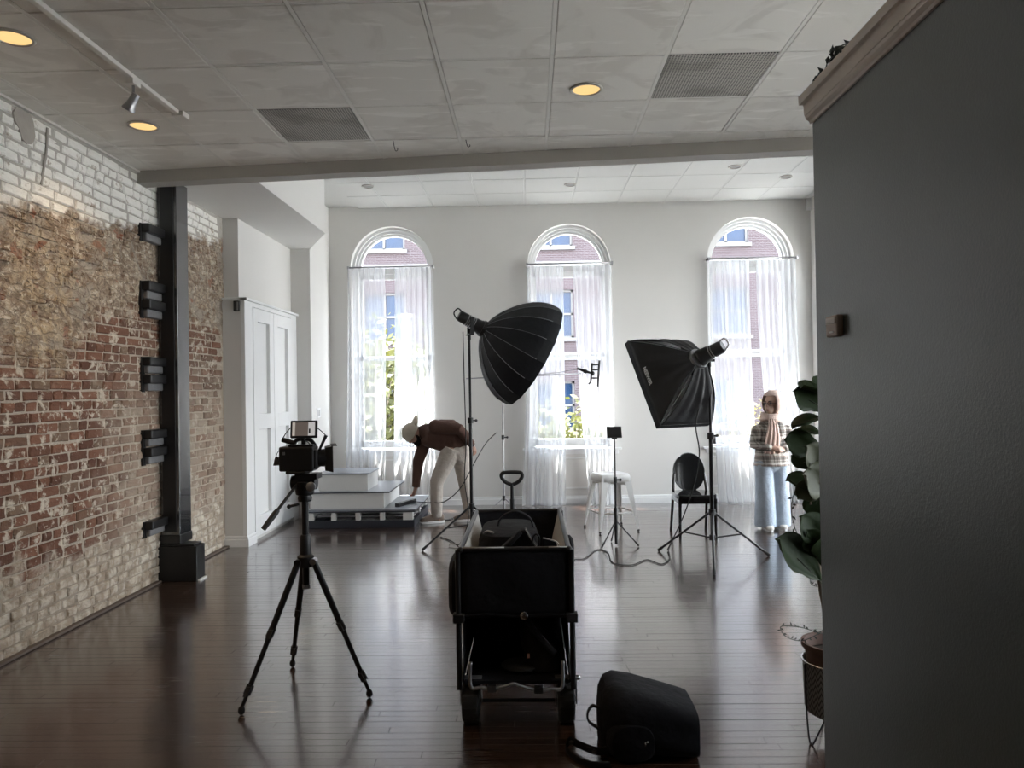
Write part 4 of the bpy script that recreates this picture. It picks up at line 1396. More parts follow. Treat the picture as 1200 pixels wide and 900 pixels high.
# rectangular softbox ------------------------------------------------
ax2 = V((-0.45, 0.75, -0.48)).normalized()
u2 = V((0.857, 0.514, 0))
v2 = u2.cross(ax2).normalized()
P2 = V((1.46, 6.42, 1.765))
Mc = V((1.262, 6.72, 1.570))
A_ = Mc - u2 * 0.30 + v2 * 0.43
B_ = Mc - u2 * 0.30 - v2 * 0.43
C_ = Mc + u2 * 0.30 - v2 * 0.43
D_ = Mc + u2 * 0.30 + v2 * 0.43
lamp_head('black studio lamp with bright rear handle behind the rectangular softbox', P2 + V((0.01, -0.01, 0.005)), (-0.72, 0.5, -0.40), 0.225, (1.57, 6.50, 1.745), True)
t = thing('softbox', 'black rectangular softbox with white lettering on its side', 'softbox', P2)
small = [P2 + (-u2 + v2) * 0.06, P2 + (-u2 - v2) * 0.06, P2 + (u2 - v2) * 0.06, P2 + (u2 + v2) * 0.06]
big = [A_, B_, C_, D_]


def flank(i):
    s0, s1, b0, b1 = small[i], small[(i + 1) % 4], big[i], big[(i + 1) % 4]
    nrm = (b1 - b0).cross(s0 - b0).normalized()
    ctr = (Mc + P2) / 2
    if nrm.dot((b0 + b1 + s0 + s1) / 4 - ctr) < 0: nrm = -nrm

    def fn(u, v):
        e0, e1 = s0.lerp(b0, v), s1.lerp(b1, v)
        p = e0.lerp(e1, u)
        bulge = 0.055 * math.sin(PI * v) ** 0.8
        wr = 0.010 * math.sin(7 * PI * u + 2.2 * v) * math.sin(PI * v) * math.sin(PI * u)
        return p + nrm * (bulge + wr)
    return fn, nrm


for i in range(4):
    fn, nrm = flank(i)
    B().grid(fn, 24, 14).build('side_panel', M['soft_grey'], t, smooth=True, solid=0.002)
    b0, s0 = big[i], small[i]
    n1 = (b0 - Mc).normalized()
    B().tube([s0.lerp(b0, q) + n1 * (0.004 + 0.04 * math.sin(PI * q)) for q in [k / 10 for k in range(11)]], 0.0035, 6).build('seam_rod', rib_m, t, smooth=True)
b = B()
for i in range(4):
    q0, q1 = big[i], big[(i + 1) % 4]
    b.add([q0, q1, q1 + ax2 * 0.05, q0 + ax2 * 0.05], [(0, 1, 2, 3)])
b.build('rim_band', M['soft_black'], t, solid=0.003)
B().add([p - ax2 * 0.005 for p in big], [(0, 1, 2, 3)]).build('diffuser', M['white_cloth'], t, label='white front diffusion cloth')
B().lathe([(0.06, -0.012), (0.092, -0.012), (0.092, 0.012), (0.06, 0.012)], P2, 24, ax2).build('speed_ring', M['grey_metal'], t, smooth='auto')
# lettering along the rim on the left flank
fn, nrm = flank(0)
cu = bpy.data.curves.new('lettering', 'FONT')
cu.body = 'NEEWER'
cu.size = 0.045
cu.extrude = 0.001
cu.offset = 0.001
cu.align_x = 'CENTER'
cu.align_y = 'CENTER'
tmp_ = bpy.data.objects.new('lettering_curve', cu)
COL.objects.link(tmp_)
cu.materials.append(M['white_cloth'])
bpy.context.view_layer.update()
tx = bpy.data.objects.new('lettering', bpy.data.meshes.new_from_object(tmp_.evaluated_get(bpy.context.evaluated_depsgraph_get())))
bpy.data.objects.remove(tmp_)
COL.objects.link(tx)
pc = fn(0.47, 0.86)
ex = (fn(0.62, 0.86) - fn(0.32, 0.86)).normalized()
ey = (fn(0.47, 0.80) - fn(0.47, 0.92)).normalized()
ez = ex.cross(ey).normalized()
ey = ez.cross(ex)
if ez.dot(nrm) < 0:
    ez = -ez
    ey = -ey
pc = pc + ez * 0.012 - ORG[t.name]
tx.matrix_world = Matrix(((ex.x, ey.x, ez.x, pc.x), (ex.y, ey.y, ez.y, pc.y), (ex.z, ey.z, ez.z, pc.z), (0, 0, 0, 1)))
tx.parent = t
tx['label'] = 'white lettering'

# ---------------------------------------------------------------- boom stand behind the round softbox
t = light_stand('boom_stand', 'thin silver stand behind the round softbox, holding a long boom arm', (-0.32, 8.75), 1.68, 0.25, ((-0.62, 8.60), (-0.03, 8.58), (-0.31, 9.1)), 0.011, False, 'grey_metal')
b = B().tube([(-0.74, 8.70, 1.665), (0.61, 8.68, 1.70)], 0.0075, 8).tube(curve_pts([(0.0, 8.69, 1.695), (0.3, 8.69, 1.715), (0.60, 8.68, 1.755)]), 0.004, 6)
b.build('boom_arm', M['grey_metal'], t, smooth=True)
B().box((-0.34, 8.68, 1.655), (-0.30, 8.73, 1.715)).build('clamp', M['black_plastic'], t, bevel=0.004)
hp = thing('rig_cage', 'small black phone rig cage on the end of the boom arm', 'phone rig', (0.75, 8.66, 1.7))
b = B()
b.tube([(0.82, 8.65, 1.85), (0.795, 8.65, 1.545)], 0.012, 8).tube([(0.735, 8.65, 1.82), (0.715, 8.65, 1.60), (0.69, 8.65, 1.575)], 0.011, 8)
for z in (1.80, 1.74, 1.645): b.tube([(0.72, 8.65, z), (0.81, 8.65, z)], 0.008, 8)
b.build('cage', M['black_metal'], hp, smooth='auto')
B().tube([(0.56, 8.68, 1.765), (0.63, 8.67, 1.735), (0.735, 8.65, 1.70)], [0.012, 0.018, 0.012], 8).ball((0.655, 8.67, 1.725), 0.026).ball((0.735, 8.65, 1.70), 0.028).build('ball_joint', M['black_metal'], hp, smooth=True)

# ---------------------------------------------------------------- tablet stand
t = light_stand('tablet_stand', 'slim black stand with small tripod legs, holding a tablet, in front of the stool', (0.815, 7.20), 1.04, 0.235, ((0.665, 7.08), (1.023, 7.15), (0.79, 7.40)), 0.010, False)
B().lathe([(0.0, 0.02), (0.014, 0.02), (0.017, 0.24), (0.019, 0.36), (0.012, 0.37), (0, 0.37)], (0.815, 7.2, 0), 14).build('lower_tube', M['black_plastic'], t, smooth='auto')
nt_ = V((0.05, -1, 0.35)).normalized()
xt = V((1, 0.05, 0)).normalized()
yt = nt_.cross(xt)
t2 = thing('tablet', 'small black tablet tilted on top of the slim stand', 'tablet', (0.812, 7.2, 1.04))
B().obox((0.812, 7.19, 1.098), (xt, yt, nt_), (0.145, 0.115, 0.010)).build('case', M['black_plastic'], t2, bevel=0.004)
B().obox(V((0.812, 7.19, 1.098)) + nt_ * 0.0056, (xt, yt, nt_), (0.13, 0.10, 0.001)).build('screen', plain('dark_glass', (0.02, 0.02, 0.022), 0.1), t2)
B().obox((0.812, 7.187, 1.045), (xt, yt, nt_), (0.05, 0.03, 0.03)).build('holder', M['black_plastic'], t2, bevel=0.004)

# ---------------------------------------------------------------- white metal stool
M['stool'] = plain('white_enamel', (0.80, 0.79, 0.77), 0.35, var=0.04)
SC = V((0.86, 8.06, 0))
ra = math.radians(17)
e1, e2 = V((math.cos(ra), math.sin(ra), 0)), V((-math.sin(ra), math.cos(ra), 0))
t = thing('metal_stool', 'white enamelled square metal stool with tapered splayed legs', 'stool', SC)
hs, hf, sz = 0.165, 0.225, 0.605
rg_ = [sup_ring(SC + Z * z, e1, e2, h, h, 32, 9) for z, h in ((sz - 0.075, hs + 0.012), (sz - 0.02, hs + 0.006), (sz, hs - 0.004))]
hole = [SC + Z * sz + (e1 * math.cos(q) * 0.03 + e2 * math.sin(q) * 0.012) for q in [2 * PI * k / 32 for k in range(32)]]
B().rings(rg_ + [hole], False, False).build('seat', M['stool'], t, smooth='auto', solid=0.003)
for sx_, sy2 in ((-1, -1), (1, -1), (1, 1), (-1, 1)):
    topc = SC + e1 * (sx_ * hs) + e2 * (sy2 * hs) + Z * (sz - 0.03)
    bot = SC + e1 * (sx_ * hf) + e2 * (sy2 * hf) + Z * 0.015
    b = B()
    for (dirv, oth) in ((e1 * -sx_, e2 * -sy2), (e2 * -sy2, e1 * -sx_)):
        w0, w1 = 0.085, 0.016
        th = oth * 0.003
        b.add([topc, topc + dirv * w0, bot + dirv * w1, bot, topc + th, topc + dirv * w0 + th, bot + dirv * w1 + th, bot + th],
              [(0, 1, 2, 3), (7, 6, 5, 4), (0, 4, 5, 1), (1, 5, 6, 2), (2, 6, 7, 3), (3, 7, 4, 0)])
    lg = b.build('leg', M['stool'], t)
    B().ball(bot - Z * 0.002 + e1 * (-sx_ * 0.006) + e2 * (-sy2 * 0.006), (0.014, 0.014, 0.013), 10, 6).build('rubber_foot', M['rubber'], lg, smooth=True)


def at_h(sx_, sy2, z):
    k = (sz - z) / sz
    h = hs + (hf - hs) * k - 0.012
    return SC + e1 * (sx_ * h) + e2 * (sy2 * h) + Z * z


for (p, q) in (((-1, -1), (1, -1)), ((1, -1), (1, 1)), ((1, 1), (-1, 1)), ((-1, 1), (-1, -1))):
    B().tube([at_h(*p, 0.20), at_h(*q, 0.20)], (0.009, 0.004), 8, Z).build('stretcher', M['stool'], t, smooth=True)
B().tube([at_h(-1, -1, 0.50), at_h(1, 1, 0.50)], (0.012, 0.003), 8, Z).tube([at_h(1, -1, 0.50), at_h(-1, 1, 0.50)], (0.012, 0.003), 8, Z).build('cross_brace', M['stool'], t)

# ---------------------------------------------------------------- black oval back chair
M['gloss_black'] = plain('gloss_black_plastic', (0.012, 0.012, 0.013), 0.1, coat=0.5)
t = thing('oval_back_chair', 'glossy black plastic chair with an oval back, behind the stand legs', 'chair', (1.67, 7.65, 0))
b = B().rings([sup_ring((1.668, 7.665, z), X, Y, 0.205 + d, 0.205 + d, 24, 6) for z, d in ((0.395, -0.012), (0.40, 0), (0.432, 0), (0.44, -0.008))])
b.build('seat', M['gloss_black'], t, smooth='auto')
B().box((1.475, 7.478, 0.35), (1.861, 7.50, 0.40)).box((1.475, 7.50, 0.35), (1.495, 7.85, 0.40)).box((1.841, 7.50, 0.35), (1.861, 7.85, 0.40)).build('apron', M['gloss_black'], t, bevel=0.004)
for sx_ in (-1, 1):
    x0 = 1.668 + sx_ * 0.175
    B().tube([(x0, 7.495, 0.40), (x0 + sx_ * 0.005, 7.487, 0.0)], [(0.019, 0.019), (0.014, 0.014)], 10).build('leg', M['gloss_black'], t, smooth='auto')
    B().tube(curve_pts([(x0 + sx_ * 0.01, 7.95, 0.0), (x0 + sx_ * 0.004, 7.88, 0.25), (x0, 7.845, 0.42), (x0 - sx_ * 0.012, 7.87, 0.55), (x0 - sx_ * 0.022, 7.885, 0.62)]), (0.016, 0.014), 10).build('leg', M['gloss_black'], t, smooth='auto')
n_ = V((0, -1, 0.09)).normalized()
vv = V((0, 0.09, 1)).normalized()
rr = []
for d, k in ((-0.012, 0.90), (-0.014, 0.97), (0.0, 1.0), (0.014, 0.97), (0.012, 0.90)):
    rr.append([V((1.668, 7.885, 0.625)) + n_ * d + X * (0.17 * k * math.cos(2 * PI * q / 32)) + vv * (0.205 * k * math.sin(2 * PI * q / 32)) for q in range(32)])
B().rings(rr).build('backrest', M['gloss_black'], t, smooth='auto')

# ---------------------------------------------------------------- cables
own('extension_cable', B().tube([V((p.x, p.y, 0.006)) for p in curve_pts([(0.24, 6.3, 0), (0.37, 6.60, 0), (0.47, 6.66, 0), (0.61, 7.01, 0), (0.70, 6.90, 0), (0.70, 6.49, 0), (0.85, 6.39, 0), (1.01, 6.58, 0), (1.11, 6.41, 0), (1.22, 6.63, 0), (1.28, 7.0, 0), (1.36, 7.3, 0)])], 0.0045, 6), M['rubber'], 'black cable winding over the floor from the wagon to the softbox stand', 'cable', smooth=True)
own('lamp_cable', B().tube(curve_pts([(1.52, 6.56, 1.70), (1.50, 6.5, 1.45), (1.44, 6.48, 1.2), (1.47, 6.5, 0.95), (1.44, 6.55, 0.70), (1.37, 6.60, 0.45), (1.31, 6.75, 0.22), (1.26, 6.95, 0.01)]), 0.0055, 6), M['rubber'], 'thin cable hanging down from the rectangular softbox lamp', 'cable', smooth=True)
own('lamp_cable', B().tube(curve_pts([(-0.64, 7.24, 2.10), (-0.635, 7.24, 1.6), (-0.628, 7.24, 1.0), (-0.645, 7.22, 0.66), (-0.61, 7.20, 0.3), (-0.70, 7.25, 0.03), (-0.82, 7.5, 0.008), (-0.95, 7.7, 0.008)]), 0.005, 6), M['rubber'], 'thin cable hanging down beside the round softbox stand', 'cable', smooth=True)
own('looped_cable', B().tube(curve_pts([(-0.40, 8.75, 1.02), (-0.52, 8.5, 0.90), (-0.66, 8.38, 0.66), (-0.80, 8.36, 0.42), (-0.98, 8.40, 0.27), (-1.14, 8.50, 0.245), (-1.285, 8.62, 0.235), (-1.40, 8.70, 0.232)]), 0.0055, 6), M['rubber'], 'thin cable sagging from the silver stand to the power strip', 'cable', smooth=True)
own('floor_cable', B().tube(curve_pts([(-1.13, 8.85, 0.007), (-1.0, 8.72, 0.007), (-0.92, 8.85, 0.007), (-0.80, 8.95, 0.007), (-0.6, 8.8, 0.007)]), 0.006, 6), M['rubber'], 'short black cable on the floor between the man\'s shoes', 'cable', smooth=True)

# ---------------------------------------------------------------- collapsible wagon
M['lining'] = cloth('grey_lining', (0.42, 0.41, 0.395), 0.85, fold=6, fstr=0.6)
WX0, WX1, WY0, WY1 = -0.325, 0.165, 3.36, 4.42
WT = 0.80
t = thing('folding_wagon', 'black two tier folding wagon with fat wheels and upright pull handle', 'wagon', (-0.08, 3.9, 0))


def sag_panel(p00, p10, p11, p01, nrm, bulge, nu=14, nv=10, wob=0.006):
    p00, p10, p11, p01 = map(V, (p00, p10, p11, p01))
    nrm = V(nrm)

    def fn(u, v):
        p = p00.lerp(p10, u).lerp(p01.lerp(p11, u), v)
        return p + nrm * (bulge * math.sin(PI * u) * math.sin(PI * v) + wob * math.sin(9 * u + 4 * v) * math.sin(PI * u) * math.sin(PI * v))
    return B().grid(fn, nu, nv)


z0, z1 = 0.50, WT
for (p, q, nr) in (((WX0, WY0), (WX1, WY0), (0, -1, 0)), ((WX1, WY0), (WX1, WY1), (1, 0, 0)), ((WX1, WY1), (WX0, WY1), (0, 1, 0)), ((WX0, WY1), (WX0, WY0), (-1, 0, 0))):
    sag_panel((*p, z0), (*q, z0), (*q, z1), (*p, z1), nr, 0.012).build('fabric_panel', M['black_cloth'], t, smooth=True, solid=0.004)
    c = V((-0.08, 3.89, 0))
    ins = lambda r: (r[0] + (0.008 if r[0] < -0.1 else -0.008), r[1] + (0.008 if r[1] < 3.9 else -0.008))
    pi_, qi_ = ins(p), ins(q)
    il = V(nr) * (-0.065 if abs(nr[0]) > 0 else -0.02)
    sag_panel((pi_[0] + il.x, pi_[1] + il.y, z0 + 0.02), (qi_[0] + il.x, qi_[1] + il.y, z0 + 0.02), (*qi_, z1 - 0.004), (*pi_, z1 - 0.004), nr, -0.012).build('lining', M['lining'] if abs(nr[0]) > 0 else M['black_cloth'], t, smooth=True, label='grey inner lining' if abs(nr[0]) > 0 else None)
B().box((WX0, WY0, 0.49), (WX1, WY1, 0.50)).build('upper_floor', M['black_cloth'], t)
B().box((WX0 + 0.01, WY0 + 0.02, 0.185), (WX1 - 0.01, WY1, 0.20)).build('lower_floor', M['black_cloth'], t)
rim = [V(p) for p in ((WX0, WY0, WT), (WX1, WY0, WT), (WX1, WY1, WT), (WX0, WY1, WT))]
b = B()
for i in range(4): b.tube([rim[i], rim[(i + 1) % 4]], 0.012, 10)
for p in rim: b.ball(p, (0.017, 0.017, 0.014))
b.build('rim_rail', M['black_metal'], t, smooth='auto')
b = B()
b.tube([(WX0 + 0.01, WY0 - 0.005, WT + 0.009), (WX0 + 0.20, WY0 - 0.005, WT + 0.009)], 0.004, 8).tube([(WX1 - 0.09, WY0 - 0.005, WT + 0.009), (WX1 - 0.005, WY0 - 0.005, WT + 0.009)], 0.004, 8)
b.build('rim_piping', M['lining'], t, smooth=True, label='pale piping along the front rim')
for x, sx_ in ((WX0, -1), (WX1, 1)):
    for y in (WY0, WY1):
        B().tube([(x + sx_ * 0.012, y, 0.17), (x + sx_ * 0.012, y, WT)], 0.0125, 10).build('corner_post', M['black_metal'], t, smooth='auto')
        B().box((x + sx_ * 0.01 - 0.026, y - 0.03, 0.475), (x + sx_ * 0.01 + 0.026, y + 0.02, 0.515)).build('post_bracket', M['black_plastic'], t, bevel=0.004)
    b = B().tube([(x, WY0 + 0.02, 0.20), (x, 3.89, 0.46), (x, WY1 - 0.02, 0.72)], 0.008, 8).tube([(x, WY1 - 0.02, 0.20), (x, 3.89, 0.46), (x, WY0 + 0.02, 0.72)], 0.008, 8)
    b.build('scissor_brace', M['black_metal'], t, smooth='auto')
for (z, y) in ((0.505, WY0 - 0.012),):
    B().tube(curve_pts([(WX0, y, z), (-0.2, y, z + 0.006), (-0.06, y, z - 0.004), (0.05, y, z + 0.003), (WX1, y, z)]), 0.006, 8).build('cross_cord', M['black_cloth'], t, smooth=True)
B().lathe([(0, 0), (0.016, 0), (0.018, 0.004), (0.012, 0.008), (0, 0.008)], (-0.04, WY0 - 0.016, 0.505), 14, (0, -1, 0)).build('button', M['chrome'], t, smooth='auto')
front = curve_pts([(-0.285, WY0 - 0.015, 0.30), (-0.285, WY0 - 0.018, 0.19), (-0.24, WY0 - 0.018, 0.185), (-0.19, WY0 - 0.018, 0.178), (-0.13, WY0 - 0.018, 0.19), (-0.09, WY0 - 0.018, 0.20), (-0.04, WY0 - 0.018, 0.183), (0.02, WY0 - 0.018, 0.172), (0.08, WY0 - 0.018, 0.178), (0.125, WY0 - 0.018, 0.185), (0.13, WY0 - 0.015, 0.30)], 6)
B().tube(front, 0.0085, 8).build('front_rail', M['grey_metal'], t, smooth=True, label='bent bare metal front rail')
B().box((-0.21, WY0 - 0.035, 0.166), (-0.17, WY0, 0.196)).box((0.0, WY0 - 0.035, 0.16), (0.04, WY0, 0.19)).build('rail_clamp', M['black_plastic'], t, bevel=0.004)
b = B()
for y in (3.42, 4.36): b.tube([(-0.30, y, 0.095), (0.14, y, 0.095)], 0.009, 8)
for x in (-0.29, 0.135): b.tube([(x, WY0, 0.18), (x, WY1, 0.18)], 0.010, 8)
b.build('axle', M['black_metal'], t, smooth=True)
for x, sx_ in ((-0.29, -1), (0.145, 1)):
    for y in (3.42, 4.36):
        wc = V((x, y, 0.092))
        prof_ = [(0.055, -0.037), (0.082, -0.038), (0.090, -0.028), (0.092, -0.01), (0.092, 0.01), (0.090, 0.028), (0.082, 0.038), (0.055, 0.037)]
        wh = B().lathe(prof_, wc, 32, X).build('wheel', M['rubber'], t, smooth='auto')
        b = B()
        for k in range(20):
            q = 2 * PI * k / 20
            d = V((0, math.cos(q), math.sin(q)))
            b.obox(wc + d * 0.0905, (X, d.cross(X), d), (0.062, 0.012, 0.006))
        b.build('tread', M['rubber'], wh)
        B().lathe([(0, -0.041), (0.05, -0.04), (0.056, -0.03), (0.056, 0.03), (0.05, 0.04), (0, 0.041)], wc, 20, X).build('hub', M['black_plastic'], wh, smooth='auto')
        b = B()
        for s in (-1, 1): b.box(wc + V((s * 0.047 - 0.003, -0.02, -0.01)), wc + V((s * 0.047 + 0.003, 0.02, 0.105)))
        b.box(wc + V((-0.05, -0.02, 0.10)), wc + V((0.05, 0.02, 0.112)))
        b.ball(wc + V((sx_ * 0.056, 0, 0.105)), 0.012)
        b.build('fork', M['grey_metal'] if y < 4 else M['black_metal'], t, bevel=0.002)
# side pockets
b = B().rings([sup_ring((WX0 - 0.02 - d, 3.58, 0.60), Y, Z, h, hz, 20, 3.5) for d, h, hz in ((-0.02, 0.20, 0.14), (0.022, 0.20, 0.14), (0.042, 0.17, 0.12), (0.046, 0.1, 0.07))])
b.build('side_pocket', M['black_cloth'], t, smooth='auto')
b = B().rings([sup_ring((WX1 + 0.012 + d, 3.70, 0.715), Y, Z, h, hz, 20, 3.0) for d, h, hz in ((-0.02, 0.11, 0.075), (0.014, 0.11, 0.075), (0.028, 0.09, 0.06), (0.03, 0.05, 0.03))])
b.build('side_pocket', M['black_cloth'], t, smooth='auto')
B().tube([(WX0 - 0.05, 3.70, 0.755), (WX0 - 0.085, 3.70, 0.76), (WX0 - 0.09, 3.70, 0.74), (WX0 - 0.05, 3.70, 0.735)], 0.003, 6).build('buckle', M['chrome'], t)
# mesh side of the lower deck
sag_panel((WX0 + 0.02, WY1 - 0.03, 0.20), (WX1 - 0.02, WY1 - 0.03, 0.20), (WX1 - 0.02, WY1 - 0.03, 0.49), (WX0 + 0.02, WY1 - 0.03, 0.49), (0, 1, 0), 0.01).build('mesh_panel', M['black_cloth'], t, smooth=True)
for x in (WX0 + 0.005, WX1 - 0.005):
    sag_panel((x, WY0 + 0.03, 0.20), (x, WY1 - 0.03, 0.20), (x, WY1 - 0.03, 0.49), (x, WY0 + 0.03, 0.49), (0, 0, 1), 0.0).build('mesh_panel', M['black_cloth'], t, smooth=True)
# handle
b = B().tube([(-0.115, 4.47, 0.16), (-0.115, 4.50, 0.86)], 0.013, 10).tube([(-0.115, 4.50, 0.84), (-0.115, 4.505, 0.955)], 0.010, 10)
hp = b.build('handle_shaft', M['black_metal'], t, smooth='auto')
hc = V((-0.115, 4.508, 0))
loop = curve_pts([hc + V((0, 0, 0.945)), hc + V((-0.038, 0, 0.962)), hc + V((-0.062, 0, 0.992)), hc + V((-0.058, 0, 1.015)), hc + V((-0.03, 0, 1.021)), hc + V((0.03, 0, 1.021)), hc + V((0.058, 0, 1.015)), hc + V((0.062, 0, 0.992)), hc + V((0.038, 0, 0.962)), hc + V((0, 0, 0.945))], 5)
B().tube(loop[:-1], 0.0115, 10, None, True).build('grip', M['black_plastic'], hp, smooth=True)

# contents of the wagon: top
t = thing('camera_bag', 'black camera bag with loop handle lying in the top of the wagon', 'bag', (-0.12, 3.85, 0.50))
b = B().rings([sup_ring((-0.12, 3.92, z), X, Y, a_, b_, 24, 3.5) for z, a_, b_ in ((0.505, 0.14, 0.26), (0.52, 0.15, 0.27), (0.75, 0.155, 0.27), (0.795, 0.14, 0.25), (0.805, 0.10, 0.2))])
b.build('body', M['black_cloth'], t, smooth='auto')
ribbon(B(), [(-0.18, 3.93, 0.79), (-0.16, 3.93, 0.845), (-0.085, 3.92, 0.88), (-0.01, 3.92, 0.845), (0.01, 3.92, 0.79)], 0.05, 0.006, Y).build('handle', M['black_cloth'], t, smooth=True)
B().tube(curve_pts([(-0.24, 3.75, 0.80), (-0.22, 3.73, 0.812), (-0.19, 3.72, 0.805)]), 0.006, 8).build('zip_pull', M['grey_metal'], t, smooth=True)
t = thing('shoulder_bag', 'black shoulder bag with pale edged strap in the top of the wagon, front right', 'bag', (0.0, 3.6, 0.50))
b = B().prism([(-0.19, 0.52), (-0.19, 0.74), (-0.14, 0.785), (-0.045, 0.868), (-0.025, 0.868), (0.015, 0.80), (0.05, 0.765), (0.09, 0.76), (0.09, 0.52)], 'y', 3.46, 3.54)
b.build('body', M['black_cloth'], t, bevel=0.012)
b = B().prism([(0.045, 0.775), (0.05, 0.835), (0.115, 0.815), (0.118, 0.785), (0.09, 0.75)], 'y', 3.43, 3.46)
b.build('flap', M['black_cloth'], t, bevel=0.006)
ribbon(B(), [(0.0, 3.45, 0.80), (0.005, 3.44, 0.835), (0.02, 3.44, 0.852), (0.035, 3.44, 0.835), (0.03, 3.44, 0.79)], 0.03, 0.004, Y).build('strap', M['black_cloth'], t, smooth=True)
B().tube(curve_pts([(-0.028, 3.455, 0.872), (0.012, 3.45, 0.803), (0.045, 3.45, 0.768), (0.085, 3.45, 0.762)]), 0.003, 6).build('strap_edge', M['lining'], t, smooth=True, label='pale strap piping')
B().tube(curve_pts([(0.053, 3.427, 0.836), (0.115, 3.427, 0.817), (0.119, 3.427, 0.786), (0.092, 3.427, 0.752), (0.07, 3.427, 0.758)]), 0.003, 6).build('flap_edge', M['lining'], t, smooth=True, label='pale flap piping')
B().tube([(-0.15, 3.455, 0.75), (-0.05, 3.452, 0.86)], (0.010, 0.003), 8, X).build('webbing', M['black_cloth'], t, smooth=True)
# contents: lower deck
t = thing('folded_sling', 'dark folded cloth sling hanging slanted in the lower deck of the wagon', 'sling', (0.05, 3.6, 0.2))
b = B().rings([sup_ring(c, X, Y, a_, b_, 20, 2.4) for c, a_, b_ in (((0.045, 3.60, 0.205), 0.10, 0.14), ((0.05, 3.58, 0.26), 0.095, 0.14), ((0.02, 3.57, 0.33), 0.085, 0.11), ((0.0, 3.56, 0.42), 0.07, 0.09), ((-0.01, 3.56, 0.47), 0.05, 0.07))])
b.build('cloth', cloth('charcoal_cloth', (0.022, 0.021, 0.022), 0.9), t, smooth='auto')
ribbon(B(), [(-0.04, 3.42, 0.48), (0.0, 3.41, 0.42), (0.05, 3.41, 0.36), (0.10, 3.41, 0.31)], 0.035, 0.004, (0.7, 0.1, 0.7)).build('strap', M['black_cloth'], t, smooth=True)
B().box((-0.03, 3.425, 0.285), (-0.018, 3.432, 0.305)).build('tag', plain('pink_tag', (0.45, 0.22, 0.18), 0.7), t, label='small pink tag')
own('round_pouch', B().ball((-0.06, 3.52, 0.222), (0.095, 0.09, 0.021), 20, 8), cloth('dark_grey_pouch', (0.035, 0.034, 0.035), 0.85), 'flat dark grey round pouch on the lower deck of the wagon', 'pouch', smooth=True)
t = thing('storage_case', 'black case filling the back of the wagon\'s lower deck', 'case', (-0.13, 3.95, 0.2))
B().box((-0.30, 3.72, 0.201), (-0.06, 4.32, 0.47)).build('body', M['black_cloth'], t, bevel=0.02)

# ---------------------------------------------------------------- duffel bag on the floor
t = thing('duffel_bag', 'black duffel bag lying on the floor right of the wagon', 'bag', (0.47, 3.12, 0))
xs_ = [0.272, 0.28, 0.30, 0.34, 0.42, 0.55, 0.645, 0.665, 0.668]
hz_ = [0.09, 0.115, 0.132, 0.139, 0.132, 0.114, 0.099, 0.095, 0.090]
hy_ = [0.09, 0.12, 0.145, 0.16, 0.17, 0.175, 0.175, 0.172, 0.165]
rg_ = []
for k, (x, hz, hy) in enumerate(zip(xs_, hz_, hy_)):
    rg_.append([p + V((0, 0.008 * math.sin(31 * p.z + 17 * x) * (0.2 < k / 9 < 0.9), 0)) for p in sup_ring((x, 3.19, hz + 0.004), Y, Z, hy, hz, 32, 4.0)])
B().rings(rg_).build('body', M['black_cloth'], t, smooth='auto')
rg_ = [sup_ring((0.395, 3.06 - d, 0.085), X, Z, a_, b_, 24, 2.6) for d, a_, b_ in ((0, 0.105, 0.085), (0.03, 0.10, 0.083), (0.05, 0.085, 0.07), (0.055, 0.05, 0.04))]
B().rings(rg_).build('front_pocket', M['black_cloth'], t, smooth='auto')
B().tube([(0.395 + 0.1 * math.cos(q), 3.035, 0.087 + 0.08 * math.sin(q)) for q in [PI * k / 12 for k in range(0, 11)]], 0.0025, 6).build('zip', plain('dull_zip', (0.06, 0.06, 0.062), 0.5), t, smooth=True)
B().ball((0.45, 2.995, 0.10), (0.005, 0.004, 0.005)).box((0.440, 2.993, 0.085), (0.444, 2.998, 0.10)).build('zip_pull', M['chrome'], t, smooth=True)
ribbon(B(), [(0.285, 3.12, 0.175), (0.245, 3.12, 0.195), (0.222, 3.12, 0.168), (0.225, 3.11, 0.135), (0.265, 3.10, 0.11), (0.31, 3.06, 0.10)], 0.034, 0.004, Y).build('handle', M['black_cloth'], t, smooth=True)
ribbon(B(), [(0.30, 3.04, 0.05), (0.25, 3.06, 0.035), (0.19, 3.12, 0.03), (0.15, 3.16, 0.03), (0.13, 3.12, 0.01), (0.17, 3.04, 0.008), (0.22, 3.0, 0.008), (0.30, 2.99, 0.01)], 0.035, 0.004, Z).build('shoulder_strap', M['black_cloth'], t, smooth=True)
for c in ((0.16, 3.155, 0.03), (0.25, 3.062, 0.036)): B().obox(c, (V((1, -0.6, 0)), V((0.6, 1, 0)), Z), (0.02, 0.045, 0.012)).build('strap_buckle', M['black_plastic'], t, bevel=0.003)

# ---------------------------------------------------------------- fiddle leaf fig on a wire stand
def fig_leaf_mat():
    n = NT('fig_leaf')
    c = n.mix(n.noise(9, detail=3), lin((0.014, 0.028, 0.011)), lin((0.028, 0.046, 0.016)))
    d = n.pbr(c, 0.55, 0, n.bump(n.noise(45), 0.25, 0.004), 0.22)
    tt = n.node('ShaderNodeBsdfTranslucent', [(0.07, 0.11, 0.02)]).outputs[0]
    return n.done(n.node('ShaderNodeMixShader', [0.10, d, tt]).outputs[0])


